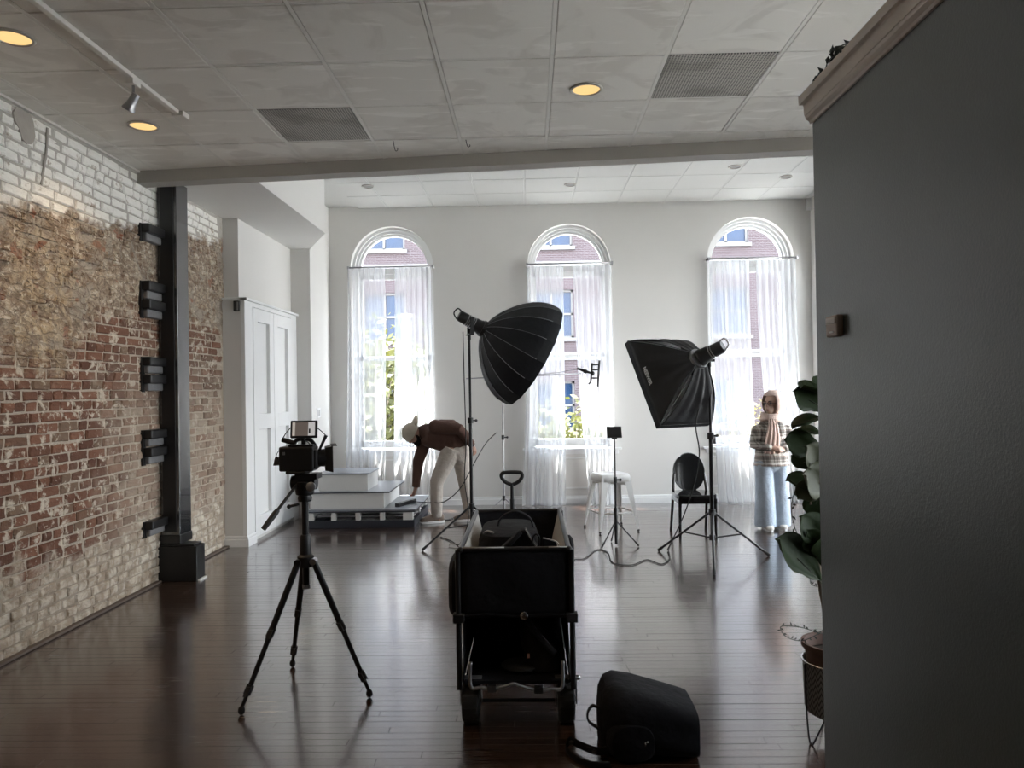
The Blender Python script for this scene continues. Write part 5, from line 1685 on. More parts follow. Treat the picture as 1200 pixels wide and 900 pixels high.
M['fig'] = fig_leaf_mat()
M['fig_back'] = plain('fig_leaf_underside', (0.05, 0.058, 0.026), 0.55, var=0.15)
PC = V((1.29, 3.23, 0))
t = thing('fiddle_leaf_fig', 'dark green fiddle leaf fig half hidden behind the charcoal wall', 'plant', PC)
b = B().tube(curve_pts([(1.27, 3.23, 0.36), (1.262, 3.24, 0.528), (1.245, 3.24, 0.638), (1.235, 3.24, 0.749), (1.22, 3.24, 0.90), (1.205, 3.24, 1.05), (1.22, 3.24, 1.2)]), 0.012, 8)
b.tube(curve_pts([(1.28, 3.25, 0.36), (1.262, 3.25, 0.6), (1.268, 3.25, 0.82), (1.28, 3.25, 1.12), (1.293, 3.25, 1.47)]), 0.010, 8).tube(curve_pts([(1.30, 3.24, 0.36), (1.30, 3.24, 0.8), (1.33, 3.24, 1.3)]), 0.011, 8)
b.build('stem', M['bark'], t, smooth=True)


def leaf(base, tip, w, nrm, curl=0.02, mt='fig'):
    base, tip = V(base), V(tip)
    d = tip - base
    L = d.length
    d.normalize()
    nrm = (V(nrm) - d * V(nrm).dot(d)).normalized()
    s = nrm.cross(d)
    prof_ = [0.03, 0.22, 0.42, 0.52, 0.60, 0.78, 0.95, 1.0, 0.92, 0.66, 0.06]
    n = len(prof_) - 1
    vs, fs = [], []
    for i, q in enumerate(prof_):
        u = 0.12 + 0.88 * i / n
        for j in range(-2, 3):
            k = j / 2
            wv = 0.012 * math.sin(7 * u + 2 * k) * abs(k)
            vs.append(base + d * (L * u) + s * (w / 2 * q * k) + nrm * (0.14 * w * abs(k) * abs(k) + wv - curl * (u * u) * 2))
    for i in range(n):
        for j in range(4):
            fs.append((i * 5 + j, i * 5 + j + 1, (i + 1) * 5 + j + 1, (i + 1) * 5 + j))
    b = B().add(vs, fs)
    lf = b.build('leaf', M[mt], t, smooth=True, solid=0.0015)
    B().tube([base, base + d * (L * 0.15), base + d * (L * 0.6) + nrm * (-0.4 * curl)], [0.004, 0.0035, 0.0015], 6).build('leaf_stalk', M['fig_back'], lf, smooth=True)


LEAVES = [((1.29, 3.23, 1.40), (1.142, 3.2, 1.50), 0.15, (0.2, -1, 0.25), 'fig'), ((1.29, 3.24, 1.47), (1.16, 3.16, 1.53), 0.13, (-0.2, -0.5, 0.9), 'fig'),
          ((1.285, 3.24, 1.385), (1.12, 3.2, 1.362), 0.10, (0, -0.25, 1), 'fig'), ((1.28, 3.24, 1.30), (1.158, 3.26, 1.345), 0.09, (0, -0.3, 1), 'fig'),
          ((1.28, 3.24, 1.22), (1.105, 3.22, 1.29), 0.14, (0.1, -1, 0.35), 'fig'), ((1.29, 3.22, 1.12), (1.17, 3.14, 1.26), 0.13, (0.3, -1, -0.1), 'fig_back'),
          ((1.26, 3.24, 1.14), (1.145, 3.28, 1.22), 0.09, (0, -1, 0.3), 'fig'), ((1.31, 3.2, 1.05), (1.15, 3.12, 1.15), 0.17, (0.35, -1, 0.15), 'fig_back'),
          ((1.27, 3.24, 1.07), (1.105, 3.2, 1.13), 0.11, (0, -0.7, 0.8), 'fig'), ((1.26, 3.2, 1.13), (1.13, 3.15, 1.05), 0.10, (0, -0.9, 0.5), 'fig_back'),
          ((1.27, 3.24, 1.08), (1.19, 3.2, 0.97), 0.10, (-0.3, -1, 0.2), 'fig'), ((1.28, 3.2, 0.80), (1.145, 3.16, 0.965), 0.15, (0.25, -1, 0.2), 'fig'),
          ((1.27, 3.2, 0.76), (1.16, 3.14, 0.90), 0.11, (-0.4, -1, 0.2), 'fig'), ((1.245, 3.2, 0.66), (1.035, 3.12, 0.885), 0.18, (0.45, -0.9, 0.45), 'fig'),
          ((1.26, 3.24, 0.76), (1.12, 3.24, 0.80), 0.09, (0, -0.4, 1), 'fig_back'), ((1.25, 3.2, 0.72), (1.22, 3.12, 0.88), 0.12, (-0.2, -1, 0.1), 'fig'),
          ((1.31, 3.24, 1.2), (1.42, 3.15, 1.32), 0.14, (0, -1, 0.3), 'fig'), ((1.32, 3.24, 0.95), (1.45, 3.2, 1.05), 0.15, (0, -1, 0.3), 'fig'), ((1.3, 3.3, 1.42), (1.35, 3.4, 1.56), 0.14, (0, -1, 0.3), 'fig')]
for (p, q, w, nr, mt) in LEAVES: leaf(p, q, w, nr, 0.015, mt)

t = thing('plant_pot', 'brown nursery pot with soil set inside the woven planter', 'pot', (1.30, 3.24, 0.12))
M['terracotta'] = plain('brown_pot', (0.10, 0.055, 0.04), 0.6)
B().lathe([(0.0, 0.13), (0.09, 0.13), (0.125, 0.385), (0.138, 0.39), (0.138, 0.412), (0.125, 0.412), (0.115, 0.36), (0, 0.36)], (1.30, 3.24, 0), 28).build('pot', M['terracotta'], t, smooth='auto')
B().lathe([(0.0, 0.366), (0.08, 0.368), (0.116, 0.362), (0, 0.36)], (1.30, 3.24, 0), 20).build('soil', plain('potting_soil', (0.03, 0.02, 0.015), 0.95, bscale=60, bstr=0.8), t, smooth=True)


def woven_mat():
    n = NT('woven_planter')
    x, y, z = n.xyz()
    an = n.math('ARCTAN2', n.math('SUBTRACT', y, 3.24), n.math('SUBTRACT', x, 1.30))
    zz = n.math('PINGPONG', n.math('MULTIPLY', an, 10.0), 1.0)
    s = n.math('FRACT', n.math('ADD', n.math('MULTIPLY', z, 38.0), zz))
    k = n.step(n.math('ABSOLUTE', n.math('SUBTRACT', s, 0.5)), 0.15, 0.3)
    c = n.mix(k, lin((0.05, 0.048, 0.047)), lin((0.17, 0.16, 0.155)))
    return n.done(n.pbr(c, 0.7, 0, n.bump(k, 0.5, 0.004), 0.3))


t = thing('wire_plant_stand', 'grey woven planter on thin black hairpin legs', 'plant stand', (1.30, 3.24, 0))
B().lathe([(0.0, 0.115), (0.122, 0.115), (0.128, 0.13), (0.134, 0.335), (0.130, 0.335), (0.124, 0.13), (0, 0.125)], (1.30, 3.24, 0), 32).build('planter', woven_mat(), t, smooth='auto')
B().tube([(1.30 + 0.137 * math.cos(2 * PI * k / 28), 3.24 + 0.137 * math.sin(2 * PI * k / 28), 0.335) for k in range(28)], 0.004, 6, None, True).build('rim_wire', M['chrome'], t, smooth=True)
for k in range(3):
    q = math.radians(205 + 120 * k)
    d = V((math.cos(q), math.sin(q), 0))
    s = V((-d.y, d.x, 0))
    c = V((1.30, 3.24, 0)) + d * 0.138
    b = B().tube(curve_pts([c - s * 0.035 + Z * 0.33, c - s * 0.03 + Z * 0.12, c + d * 0.005 - s * 0.012 + Z * 0.012, c + d * 0.006 + Z * 0.005, c + d * 0.005 + s * 0.012 + Z * 0.012, c - d * 0.02 + s * 0.05 + Z * 0.12]), 0.004, 6)
    b.build('hairpin_leg', M['black_metal'], t, smooth=True)

# thin vines
M['vine'] = plain('dark_vine', (0.016, 0.02, 0.012), 0.6)


def vine(name, label, pts, seed, size=0.012, n=None, parts_cat='vine'):
    rg = random.Random(seed)
    t = thing(name, label, parts_cat, pts[0])
    P = curve_pts(pts, 6)
    B().tube(P, 0.0018, 5).build('stem', M['vine'], t, smooth=True)
    b = B()
    for p in P[1::2]:
        d = V((rg.uniform(-1, 1), rg.uniform(-0.6, 0.6), rg.uniform(-1, 1))).normalized()
        w = d.cross(Y).normalized() if abs(d.y) < 0.95 else X
        q = p + d * size
        b.add([p, q + w * size * 0.4, p + d * size * 2, q - w * size * 0.4, q + Y * size * 0.25], [(0, 1, 4), (1, 2, 4), (2, 3, 4), (3, 0, 4)])
    f = b.build('leaves', M['vine'], t)
    f['kind'] = 'stuff'
    return t


vine('trailing_vine', 'thin dark vine trailing beside the fig, in front of the woman\'s jeans', [(1.185, 3.28, 1.12), (1.148, 3.28, 1.04), (1.139, 3.28, 0.963), (1.155, 3.28, 0.888), (1.178, 3.28, 0.84)], 1)
vine('trailing_vine', 'thin dark vine hanging under the lowest fig leaf', [(1.15, 3.18, 0.85), (1.13, 3.18, 0.78), (1.151, 3.18, 0.743), (1.176, 3.18, 0.732), (1.178, 3.18, 0.681), (1.215, 3.2, 0.66)], 2, 0.008)
vine('trailing_vine', 'thin dark vine looping out over the pot', [(1.25, 3.2, 0.46), (1.20, 3.16, 0.478), (1.146, 3.15, 0.498), (1.093, 3.15, 0.509), (1.039, 3.15, 0.508), (1.049, 3.14, 0.477), (1.085, 3.14, 0.457), (1.127, 3.14, 0.453), (1.185, 3.15, 0.472), (1.24, 3.19, 0.49)], 3, 0.009)
vine('ceiling_garland', 'black artificial leaf garland lying on top of the crown moulding', [(1.085, 2.76, 2.634), (1.08, 2.72, 2.650), (1.08, 2.68, 2.655), (1.075, 2.64, 2.665), (1.08, 2.60, 2.668), (1.075, 2.55, 2.672), (1.08, 2.50, 2.660), (1.085, 2.46, 2.638), (1.09, 2.50, 2.636), (1.08, 2.56, 2.645), (1.085, 2.62, 2.64), (1.085, 2.70, 2.638)], 4, 0.022, parts_cat='garland')

# ================================================================== PEOPLE
def skin(name, col):
    n = NT(name)
    c = lin(col)
    cc = n.mix(n.noise(24, detail=3), tuple(x * 0.85 for x in c), tuple(min(1, x * 1.12) for x in c))
    return n.done(n.pbr(cc, 0.5, 0, None, 0.4, Subsurface_Weight=0.08))


def head_shape(b, c, f, u, k=1.0):
    """head blended from balls: c centre of skull, f facing, u up of head; k scale"""
    c, f, u = V(c), V(f).normalized(), V(u)
    u = (u - f * u.dot(f)).normalized()
    r = f.cross(u)
    ax = (r, f, u)

    def P(x, y, z): return c + (r * x + f * y + u * z) * k
    b.ball(P(0, -0.005, 0.02), (0.074 * k, 0.092 * k, 0.088 * k), 20, 14, ax)
    b.ball(P(0, 0.025, -0.045), (0.060 * k, 0.066 * k, 0.075 * k), 18, 12, ax)
    b.ball(P(0, 0.055, -0.098), (0.030 * k, 0.028 * k, 0.024 * k), 14, 10, ax)
    b.tube([P(0, 0.084, 0.012), P(0, 0.104, -0.03), P(0, 0.104, -0.036)], [0.008 * k, 0.0135 * k, 0.012 * k], 10)
    for s in (-1, 1):
        b.ball(P(s * 0.016, 0.094, -0.036), 0.009 * k, 8, 6)
        b.ball(P(s * 0.032, 0.076, 0.024), (0.022 * k, 0.010 * k, 0.007 * k), 10, 6, ax)
        b.ball(P(s * 0.040, 0.058, -0.035), (0.020 * k, 0.020 * k, 0.022 * k), 10, 8, ax)
        b.ball(P(s * 0.077, -0.008, -0.012), (0.009 * k, 0.020 * k, 0.030 * k), 10, 8, ax)
    b.ball(P(0, 0.083, -0.064), (0.023 * k, 0.010 * k, 0.006 * k), 12, 6, ax)
    b.ball(P(0, 0.081, -0.075), (0.020 * k, 0.011 * k, 0.007 * k), 12, 6, ax)
    return P, ax


def face_bits(P, ax, k, parent, brow, lip=None):
    r, f, u = ax
    for s in (-1, 1):
        e = B().ball(P(s * 0.031, 0.073, 0.005), (0.0145 * k, 0.010 * k, 0.0085 * k), 12, 8, ax).build('eye', M['eye_white'], parent, smooth=True)
        B().ball(P(s * 0.031, 0.0815, 0.005), (0.006 * k, 0.003 * k, 0.006 * k), 10, 6, ax).build('iris', M['iris'], e, smooth=True)
        B().tube([P(s * 0.014, 0.086, 0.024), P(s * 0.033, 0.087, 0.030), P(s * 0.050, 0.074, 0.024)], [0.003 * k, 0.0042 * k, 0.002 * k], 8).build('eyebrow', brow, parent, smooth=True)
    if lip:
        B().ball(P(0, 0.0865, -0.064), (0.021 * k, 0.008 * k, 0.005 * k), 12, 6, ax).ball(P(0, 0.085, -0.0745), (0.018 * k, 0.009 * k, 0.006 * k), 12, 6, ax).build('lips', lip, parent, smooth=True)


def hand_shape(b, wrist, d, palm_n, k=1.0, curl=0.5, side=1):
    """palm and five separate curled fingers. d: wrist-to-knuckle direction, palm_n: out of the palm"""
    w, d, pn = V(wrist), V(d).normalized(), V(palm_n)
    pn = (pn - d * pn.dot(d)).normalized()
    s = d.cross(pn) * side                       # towards the thumb
    b.tube([w - d * 0.02, w + d * 0.02, w + d * 0.055, w + d * 0.088], [(0.024 * k, 0.018 * k), (0.030 * k, 0.016 * k), (0.040 * k, 0.015 * k), (0.038 * k, 0.012 * k)], 12, s)
    for i, (off, L) in enumerate(((0.029, 0.068), (0.010, 0.076), (-0.010, 0.070), (-0.028, 0.054))):
        p = w + (d * 0.082 + s * off) * k
        pts = [p]
        ang = 0.25 * curl
        for q, fr in enumerate((0.45, 0.32, 0.23)):
            ang += curl * (0.75 if q else 0.5)
            dr = d * math.cos(ang) + pn * math.sin(ang)
            p = p + dr * (L * fr * k) + s * (off * 0.04)
            pts.append(p)
        b.limb(pts, [0.0088 * k, 0.0082 * k, 0.0075 * k, 0.0064 * k], 8)
    p = w + (d * 0.022 + s * 0.026 + pn * 0.004) * k
    b.limb([p, p + (d * 0.026 + s * 0.022 + pn * 0.012) * k, p + (d * 0.052 + s * 0.026 + pn * 0.026) * k, p + (d * 0.070 + s * 0.018 + pn * 0.034) * k], [0.0135 * k, 0.0115 * k, 0.0095 * k, 0.0075 * k], 8)


M['eye_white'] = plain('eye_white', (0.7, 0.68, 0.65), 0.3, var=0.02)
M['iris'] = plain('dark_iris', (0.02, 0.012, 0.008), 0.2)
M['dark_brow'] = plain('dark_brow_hair', (0.02, 0.014, 0.011), 0.7)

# ---------------------------------------------------------------- woman in the headscarf
M['skin_w'] = skin('woman_skin', (0.60, 0.40, 0.31))
M['lip_w'] = plain('lips', (0.34, 0.13, 0.11), 0.45)
t = thing('person', 'woman in a pale pink headscarf, plaid blazer and wide blue jeans standing with clasped hands', 'person', (2.58, 7.98, 0))
WC = V((2.575, 7.98, 0))
b = B()
hc = V((2.578, 7.955, 1.335))
fdir = V((-0.80, -0.60, -0.03))
P, ax = head_shape(b, hc, fdir, Z, 0.97)
b.tube([WC + V((0, 0.01, 1.12)), WC + V((0, 0.0, 1.20)), hc + V((0.005, 0.01, -0.04))], [0.062, 0.05, 0.052], 14)
b.limb([WC + V((0, 0.02, 0.74)), WC + V((0, 0.02, 0.85)), WC + V((0, 0.01, 1.0)), WC + V((0, 0.02, 1.12))], [(0.145, 0.095), (0.12, 0.085), (0.135, 0.095), (0.11, 0.07)], 18, X)
SHR, ELR, WRR = V((2.424, 7.985, 1.058)), V((2.375, 7.95, 0.900)), V((2.513, 7.825, 0.870))
SHL, ELL, WRL = V((2.732, 7.985, 1.058)), V((2.79, 7.945, 0.895)), V((2.655, 7.825, 0.858))
for s_, e_, w_ in ((SHR, ELR, WRR), (SHL, ELL, WRL)):
    b.limb([s_, s_.lerp(e_, 0.5), e_, e_.lerp(w_, 0.5), w_], [0.046, 0.042, 0.036, 0.034, 0.024], 12)
for s in (-1, 1):
    hipj, kn, an = WC + V((s * 0.075, 0.02, 0.74)), WC + V((s * 0.085, 0.0, 0.40)), WC + V((s * 0.085 + 0.0, 0.03, 0.09))
    b.limb([hipj, hipj.lerp(kn, 0.5), kn, kn.lerp(an, 0.4), an], [0.082, 0.07, 0.05, 0.048, 0.036], 12)
    b.limb([an + V((0, 0.02, -0.045)), an + V((-0.01 * s, -0.09, -0.055))], [0.03, 0.026], 10)
hand_shape(b, WRR, (0.75, -0.35, -0.12), (0.3, 0.7, -0.5), 0.80, 0.7, 1)
hand_shape(b, WRL, (-0.78, -0.45, -0.05), (-0.2, 0.8, -0.5), 0.80, 0.75, -1)
b.build('body', M['skin_w'], t, remesh=0.006)
face_bits(P, ax, 0.97, t, M['dark_brow'], M['lip_w'])
# glasses
r_, f_, u_ = ax
gb = B()
for s in (-1, 1):
    q = [P(s * 0.034 + 0.024 * math.cos(2 * PI * k / 18), 0.096, 0.003 + 0.020 * math.sin(2 * PI * k / 18)) for k in range(18)]
    gb.tube(q, 0.0026, 6, None, True).tube([P(s * 0.058, 0.093, 0.008), P(s * 0.078, 0.0, 0.004)], 0.0024, 6)
gb.tube([P(-0.011, 0.098, 0.006), P(0.011, 0.098, 0.006)], 0.0024, 6).build('glasses', M['black_plastic'], t, smooth=True)


def plaid_mat():
    n = NT('plaid_wool')
    x, y, z = n.xyz()
    q = n.math('ADD', x, n.math('MULTIPLY', y, 0.6))
    def band(v, per, lo, hi, off=0.0):
        fr = n.math('FRACT', n.math('ADD', n.math('DIVIDE', v, per), off))
        return n.math('MULTIPLY', n.step(fr, lo - 0.03, lo), n.step(fr, hi + 0.03, hi))
    c = lin((0.55, 0.50, 0.45))
    dk = lin((0.045, 0.035, 0.032))
    wt = lin((0.72, 0.69, 0.64))
    rd = lin((0.22, 0.13, 0.11))
    w = n.noise(500, detail=1)
    for v, per in ((q, 0.088), (z, 0.092)):
        c = n.mix(n.math('MULTIPLY', band(v, per, 0.08, 0.32), 0.55), c, dk)
        c = n.mix(n.math('MULTIPLY', band(v, per, 0.42, 0.48), 0.6), c, rd)
        c = n.mix(n.math('MULTIPLY', band(v, per, 0.56, 0.74), 0.55), c, wt)
        c = n.mix(n.math('MULTIPLY', band(v, per, 0.84, 0.90), 0.55), c, dk)
    c = n.mix(n.math('MULTIPLY', w, 0.3), c, dk)
    f = n.noise(13, detail=3)
    return n.done(n.pbr(c, 0.9, 0, n.bump(f, 0.5, 0.02), 0.2))


M['plaid'] = plaid_mat()
b = B()
b.tube([WC + V((0, 0.02, 0.675)), WC + V((0, 0.02, 0.80)), WC + V((0, 0.02, 0.92)), WC + V((0, 0.015, 1.02)), WC + V((0, 0.02, 1.075)), WC + V((0, 0.025, 1.125)), WC + V((0, 0.025, 1.165))],
       [(0.186, 0.130), (0.172, 0.118), (0.158, 0.110), (0.170, 0.115), (0.172, 0.105), (0.125, 0.085), (0.075, 0.065)], 24, X)
for s_, e_, w_ in ((SHR, ELR, WRR), (SHL, ELL, WRL)):
    wq = w_ + (e_ - w_).normalized() * 0.015
    b.limb([s_ + V((0, 0, 0.0)), s_.lerp(e_, 0.5), e_, e_.lerp(wq, 0.5), wq], [0.060, 0.058, 0.055, 0.048, 0.040], 14)
b.build('blazer', M['plaid'], t, remesh=0.008)
B().rings([[WC + V((0.184 * math.cos(q), 0.02 + 0.128 * math.sin(q), z)) for q in [2 * PI * k / 40 for k in range(40)]] for z in (0.672, 0.700)], False, False).build('blazer_hem', M['plaid'], t, smooth=True, solid=0.006)
for s in (-1, 1):
    pts = [WC + V((s * 0.055, -0.085, 1.13)), WC + V((s * 0.075, -0.115, 1.06)), WC + V((s * 0.03, -0.128, 0.93))]
    B().tube(curve_pts(pts, 6), [(0.010 + 0.022 * math.sin(PI * k / 12), 0.007) for k in range(13)], 8, X).build('lapel', M['plaid'], t, smooth=True)
M['denim'] = cloth('light_denim', (0.42, 0.48, 0.56), 0.85, 0.2, 11, 0.8)
b = B()
b.limb([WC + V((0, 0.02, 0.70)), WC + V((0, 0.02, 0.80))], [(0.155, 0.11), (0.145, 0.10)], 20, X)
for s, dx, dy in ((-1, -0.005, -0.02), (1, 0.0, 0.03)):
    hipj = WC + V((s * 0.085, 0.02, 0.72))
    kn = WC + V((s * 0.085 + dx, dy, 0.40))
    an = WC + V((s * 0.083 + dx, dy + 0.01, 0.035))
    b.tube([hipj, hipj.lerp(kn, 0.5), kn, kn.lerp(an, 0.5), an], [(0.098, 0.10), (0.094, 0.10), (0.096, 0.105), (0.104, 0.118), (0.112, 0.130)], 20, X)
b.build('jeans', M['denim'], t, remesh=0.009)
M['shoe_w'] = plain('white_leather', (0.66, 0.63, 0.58), 0.5)
for s, dy in ((-1, -0.02), (1, 0.03)):
    c = WC + V((s * 0.08, dy, 0))
    b = B().rings([sup_ring(c + V((0, yy, zz)), X, Z, a_, h_, 16, 2.6) for yy, zz, a_, h_ in ((0.09, 0.035, 0.03, 0.028), (0.06, 0.042, 0.04, 0.038), (-0.02, 0.04, 0.042, 0.036), (-0.10, 0.034, 0.045, 0.028), (-0.145, 0.03, 0.036, 0.022), (-0.16, 0.026, 0.018, 0.014))])
    sh = b.build('shoe', M['shoe_w'], t, smooth=True)
    B().rings([[c + V((0.047 * math.cos(q), -0.035 + 0.13 * math.sin(q), z)) for q in [2 * PI * k / 24 for k in range(24)]] for z in (0.001, 0.016)]).build('sole', M['box_white'], sh, smooth='auto')
# headscarf: shell around the head leaving the face open, neck wrap, hanging end
M['scarf'] = cloth('pale_pink_scarf', (0.66, 0.50, 0.43), 0.9, 0.10, 16, 0.9)
nv, nu = 22, 36
vs, fs = [], []


def scarf_pt(th, ph):
    # th from crown (0) down; ph around, 0 = facing direction
    k = th / PI
    rr = 0.105 + 0.01 * math.sin(3 * ph) * k
    yb = -0.028 if math.cos(ph) < 0 else 0.0
    x = math.sin(ph) * math.sin(th) * 0.112
    y = math.cos(ph) * math.sin(th) * (0.092 if math.cos(ph) > 0 else 0.172)
    z = math.cos(th) * 0.128
    z = z if z > 0 else z * 1.15
    z += 0.003 * math.sin(9 * ph + 6 * th)
    return P(x, y - 0.008, z + 0.008)


def is_face(th, ph):
    phn = (ph + PI) % (2 * PI) - PI
    zz = (math.cos(th) * 0.128)
    return abs(phn) < 0.95 - 0.1 * abs(zz) / 0.1 and -0.118 < zz < 0.078


for j in range(nv + 1):
    th = 0.02 + (PI * 0.93) * j / nv
    for i in range(nu): vs.append(scarf_pt(th, 2 * PI * i / nu))
for j in range(nv):
    for i in range(nu):
        if is_face(0.02 + PI * 0.93 * (j + 0.5) / nv, 2 * PI * (i + 0.5) / nu): continue
        fs.append((j * nu + i, j * nu + (i + 1) % nu, (j + 1) * nu + (i + 1) % nu, (j + 1) * nu + i))
B().add(vs, fs).build('headscarf', M['scarf'], t, smooth=True, solid=0.010, offset=1.0, subsurf=1)
b = B()
for k in range(3):
    zc = 1.165 + 0.026 * k
    rr = 0.098 - 0.006 * k
    b.tube([WC + V((rr * 1.05 * math.cos(2 * PI * q / 26) - 0.005, -0.01 + rr * math.sin(2 * PI * q / 26), zc + 0.010 * math.sin(2 * PI * q / 26 * 2 + k))) for q in range(26)], (0.020, 0.021), 10, None, True)
b.build('scarf_wrap', M['scarf'], t, remesh=0.007)


def tail_pt(u, v):
    z = 1.185 - 0.375 * v
    w = 0.065 + 0.095 * min(1, v * 1.7)
    cx = 2.545 + 0.0 * v - 0.01 * v
    ybase = 7.855 - 0.012 * math.sin(PI * v) if v > 0.12 else 7.885 - 0.25 * v
    x = cx + (u - 0.5) * w + 0.004 * math.sin(5 * v)
    return V((x, ybase - 0.007 * math.sin(u * 2 * PI * 3.5 + 1.5 * v) - 0.012 * (1 - (2 * u - 1) ** 2), z + 0.006 * math.sin(11 * u) * v))


B().grid(tail_pt, 42, 26).build('scarf_end', M['scarf'], t, smooth=True, solid=0.006)

# ---------------------------------------------------------------- bending man
M['skin_m'] = skin('man_skin', (0.33, 0.19, 0.135))
M['sweater'] = cloth('dark_brown_sweater', (0.085, 0.045, 0.034), 0.9, 0.2, 9, 0.9)
M['chino'] = cloth('pale_beige_chinos', (0.47, 0.42, 0.37), 0.85, 0.12, 12, 1.0)
M['cap'] = cloth('greenish_beige_cap', (0.41, 0.37, 0.30), 0.9, 0.1, 20, 0.3)
M['beard'] = cloth('black_beard', (0.014, 0.010, 0.008), 0.9, 0.3, 60, 0.9)
t = thing('person', 'bearded man in cap, brown sweater and beige trousers bending down to the riser', 'person', (-0.95, 8.6, 0))
MY = 8.62
PEL = V((-0.845, MY, 0.90))
b = B()
HC = V((-1.372, MY - 0.02, 1.035))
fd, ud = V((-0.40, -0.30, -0.86)), V((-0.74, -0.46, 0.42))
P, ax = head_shape(b, HC, fd, ud, 1.0)
NK = V((-1.20, MY, 1.06))
b.tube([NK + V((0.05, 0, 0)), NK, HC + V((0.02, 0, 0.005))], [0.075, 0.06, 0.058], 14)
b.limb([PEL, V((-0.97, MY, 0.99)), V((-1.09, MY, 1.03)), V((-1.16, MY, 1.04))], [(0.10, 0.155), (0.095, 0.145), (0.10, 0.14), (0.07, 0.09)], 18, Z)
SN, EN, WN = V((-1.09, MY - 0.19, 1.12)), V((-0.80, MY - 0.22, 1.085)), V((-0.668, MY - 0.12, 0.905))       # near arm, swung back
SF, EF, WF = V((-1.215, MY + 0.10, 0.99)), V((-1.315, MY + 0.04, 0.70)), V((-1.338, MY - 0.02, 0.405))       # far arm reaching down
for s_, e_, w_ in ((SN, EN, WN), (SF, EF, WF)):
    b.limb([s_, s_.lerp(e_, 0.5), e_, e_.lerp(w_, 0.4), w_], [0.052, 0.047, 0.040, 0.038, 0.027], 12)
HL, KL, AL = V((-0.90, MY - 0.09, 0.86)), V((-1.085, MY - 0.10, 0.47)), V((-1.095, MY - 0.06, 0.09))
HR, KR, AR = V((-0.83, MY + 0.08, 0.86)), V((-0.775, MY + 0.06, 0.46)), V((-0.715, MY + 0.05, 0.09))
for h_, k_, a_ in ((HL, KL, AL), (HR, KR, AR)):
    b.limb([h_, h_.lerp(k_, 0.5), k_, k_.lerp(a_, 0.4), a_], [0.085, 0.072, 0.054, 0.052, 0.038], 12)
    b.limb([a_ + V((0.03, 0, -0.045)), a_ + V((-0.13, -0.02, -0.06))], [0.034, 0.03], 10)
hand_shape(b, WF, (-0.28, -0.05, -0.95), (-0.8, 0.4, 0.1), 0.92, 0.75, 1)
hand_shape(b, WN, (0.35, -0.1, -0.9), (-0.6, 0.6, -0.2), 0.9, 0.45, -1)
b.build('body', M['skin_m'], t, remesh=0.007)
face_bits(P, ax, 1.0, t, M['dark_brow'])
b = B().ball(P(0, 0.050, -0.092), (0.052, 0.048, 0.040), 16, 10, ax).ball(P(0, 0.075, -0.118), (0.034, 0.034, 0.034), 14, 10, ax)
for s in (-1, 1): b.limb([P(s * 0.066, 0.0, -0.025), P(s * 0.062, 0.02, -0.07), P(s * 0.035, 0.055, -0.10)], [0.014, 0.020, 0.022], 10)
b.tube([P(-0.028, 0.088, -0.062), P(0, 0.097, -0.054), P(0.028, 0.088, -0.062)], [0.007, 0.008, 0.007], 8)
b.build('beard', M['beard'], t, remesh=0.006)
# backwards cap
r_, f_, u_ = ax
rings_ = []
for i in range(9):
    th = PI / 2 * i / 8
    rings_.append([P(0.090 * math.sin(2 * PI * k / 28) * math.cos(th), 0.108 * math.cos(2 * PI * k / 28) * math.cos(th) - 0.004, 0.022 + 0.104 * math.sin(th)) for k in range(28)])
rings_.insert(0, [P(0.091 * math.sin(2 * PI * k / 28), 0.109 * math.cos(2 * PI * k / 28) - 0.004, -0.004) for k in range(28)])
cp_o = B().rings(rings_, False, True).build('cap', M['cap'], t, smooth=True, solid=0.004, offset=1.0)


def brim(u, v):
    a_ = (u - 0.5) * 1.9
    rad = 0.106 + 0.105 * v * math.cos(a_ * 0.9)
    return P(0.088 * math.sin(a_) * (1 + 0.15 * v), -rad * math.cos(a_ * 0.8) - 0.002, 0.004 + 0.012 * v + 0.036 * math.cos(a_ * 1.2))


B().grid(brim, 16, 6).build('brim', M['cap'], cp_o, smooth=True, solid=0.005)
B().ball(P(0, -0.004, 0.128), 0.007, 10, 6).build('button', M['cap'], cp_o, smooth=True)
# sweater
b = B()
b.limb([V((-0.855, MY, 0.945)), V((-0.95, MY, 1.00)), V((-1.07, MY, 1.02)), V((-1.16, MY, 1.035)), V((-1.205, MY, 1.045))],
       [(0.18, 0.19), (0.20, 0.19), (0.175, 0.20), (0.13, 0.185), (0.085, 0.12)], 24, Z)
b.limb([V((-0.87, MY, 0.86)), V((-1.0, MY - 0.02, 0.90)), V((-1.16, MY - 0.02, 0.935))], [(0.065, 0.15), (0.085, 0.16), (0.07, 0.14)], 18, Z)
for s_, e_, w_ in ((SN, EN, WN), (SF, EF, WF)):
    wq = w_ + (e_ - w_).normalized() * 0.03
    b.limb([s_, s_.lerp(e_, 0.5), e_, e_.lerp(wq, 0.5), wq], [0.082, 0.074, 0.066, 0.056, 0.046], 14)
b.limb([V((-1.20, MY + 0.06, 1.0)), SF], [0.10, 0.085], 14)
b.limb([NK + V((0.02, 0, 0.0)), NK + V((-0.04, 0, -0.003)), NK + V((-0.075, 0, -0.010))], [0.090, 0.080, 0.070], 16)
b.build('sweater', M['sweater'], t, remesh=0.009)
b = B()
for w_, e_ in ((WN, EN), (WF, EF)):
    d = (e_ - w_).normalized()
    b = B().tube([w_ + d * 0.008, w_ + d * 0.055], 0.047, 16)
    b.build('cuff', M['sweater'], t, smooth='auto')
dW = (EN - WN).normalized()
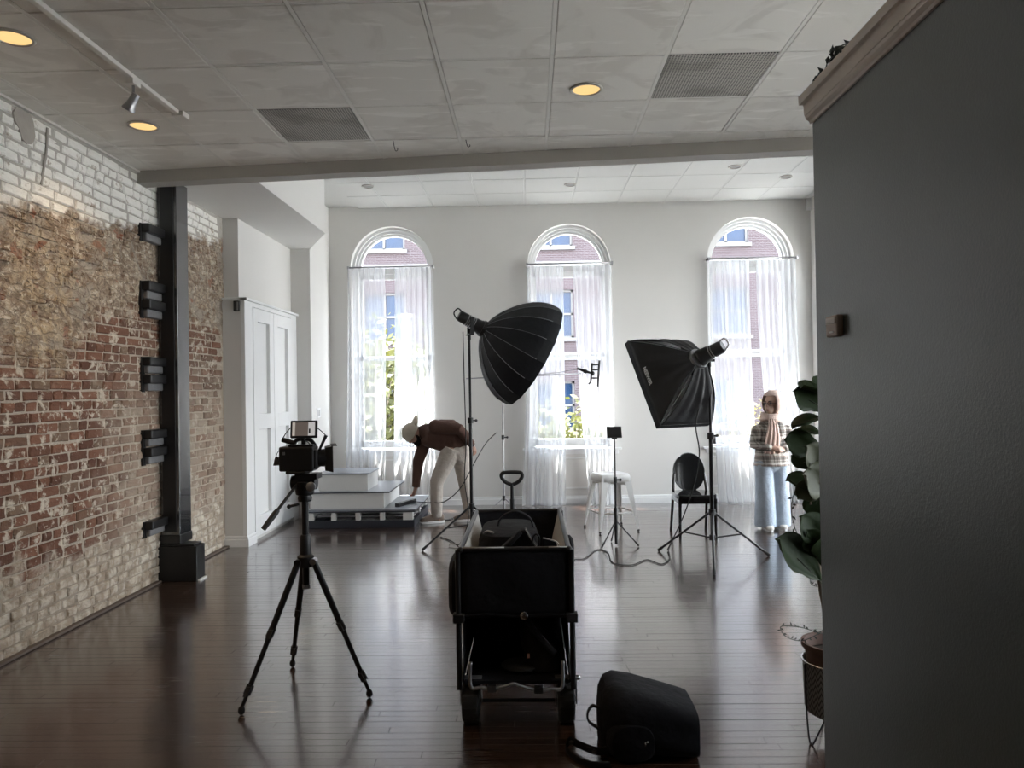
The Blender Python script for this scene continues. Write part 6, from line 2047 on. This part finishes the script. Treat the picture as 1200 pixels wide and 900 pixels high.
B().lathe([(0.034, -0.01), (0.037, -0.008), (0.037, 0.012), (0.034, 0.014)], WN - dW * 0.004, 16, dW).build('watch', M['black_plastic'], t, smooth='auto', label='dark wristwatch')
# trousers
b = B()
b.limb([V((-0.83, MY, 0.80)), V((-0.86, MY, 0.90))], [(0.135, 0.165), (0.14, 0.165)], 20, X)
for h_, k_, a_ in ((HL, KL, AL), (HR, KR, AR)):
    e = a_ + V((0, 0, -0.02))
    b.tube([h_, h_.lerp(k_, 0.5), k_, k_.lerp(e, 0.4), e], [(0.118, 0.112), (0.100, 0.098), (0.080, 0.080), (0.074, 0.076), (0.064, 0.066)], 18, X)
b.build('trousers', M['chino'], t, remesh=0.009)
M['shoe_m'] = plain('brown_sneaker_mesh', (0.20, 0.15, 0.12), 0.8, var=0.2, scale=40)
for a_, ang in ((AL, math.radians(200)), (AR, math.radians(196))):
    d = V((math.cos(ang), math.sin(ang), 0))
    s = V((-d.y, d.x, 0))
    c = V((a_.x, a_.y, 0))
    sh = B().rings([sup_ring(c + d * yy + Z * zz, s, Z, w, h_, 18, 2.5) for yy, zz, w, h_ in ((-0.085, 0.055, 0.025, 0.03), (-0.06, 0.068, 0.040, 0.052), (-0.01, 0.078, 0.046, 0.062), (0.05, 0.066, 0.046, 0.05), (0.12, 0.05, 0.049, 0.034), (0.175, 0.042, 0.038, 0.024), (0.195, 0.038, 0.018, 0.014))]).build('shoe', M['shoe_m'], t, smooth=True)
    B().rings([[c + d * (0.053 + 0.148 * math.cos(q)) + s * ((0.050 + 0.004 * math.cos(q)) * math.sin(q)) + Z * (z + 0.012 * (math.cos(q) > 0.9)) for q in [2 * PI * k / 28 for k in range(28)]] for z in (0.002, 0.028)]).build('sole', M['box_white'], sh, smooth='auto')
    for k in range(3): B().tube([c + d * (0.03 + 0.028 * k) + s * 0.026 + Z * (0.118 - 0.013 * k), c + d * (0.04 + 0.028 * k) - s * 0.026 + Z * (0.115 - 0.013 * k)], 0.004, 6).build('lace', M['cap'], sh, smooth=True)
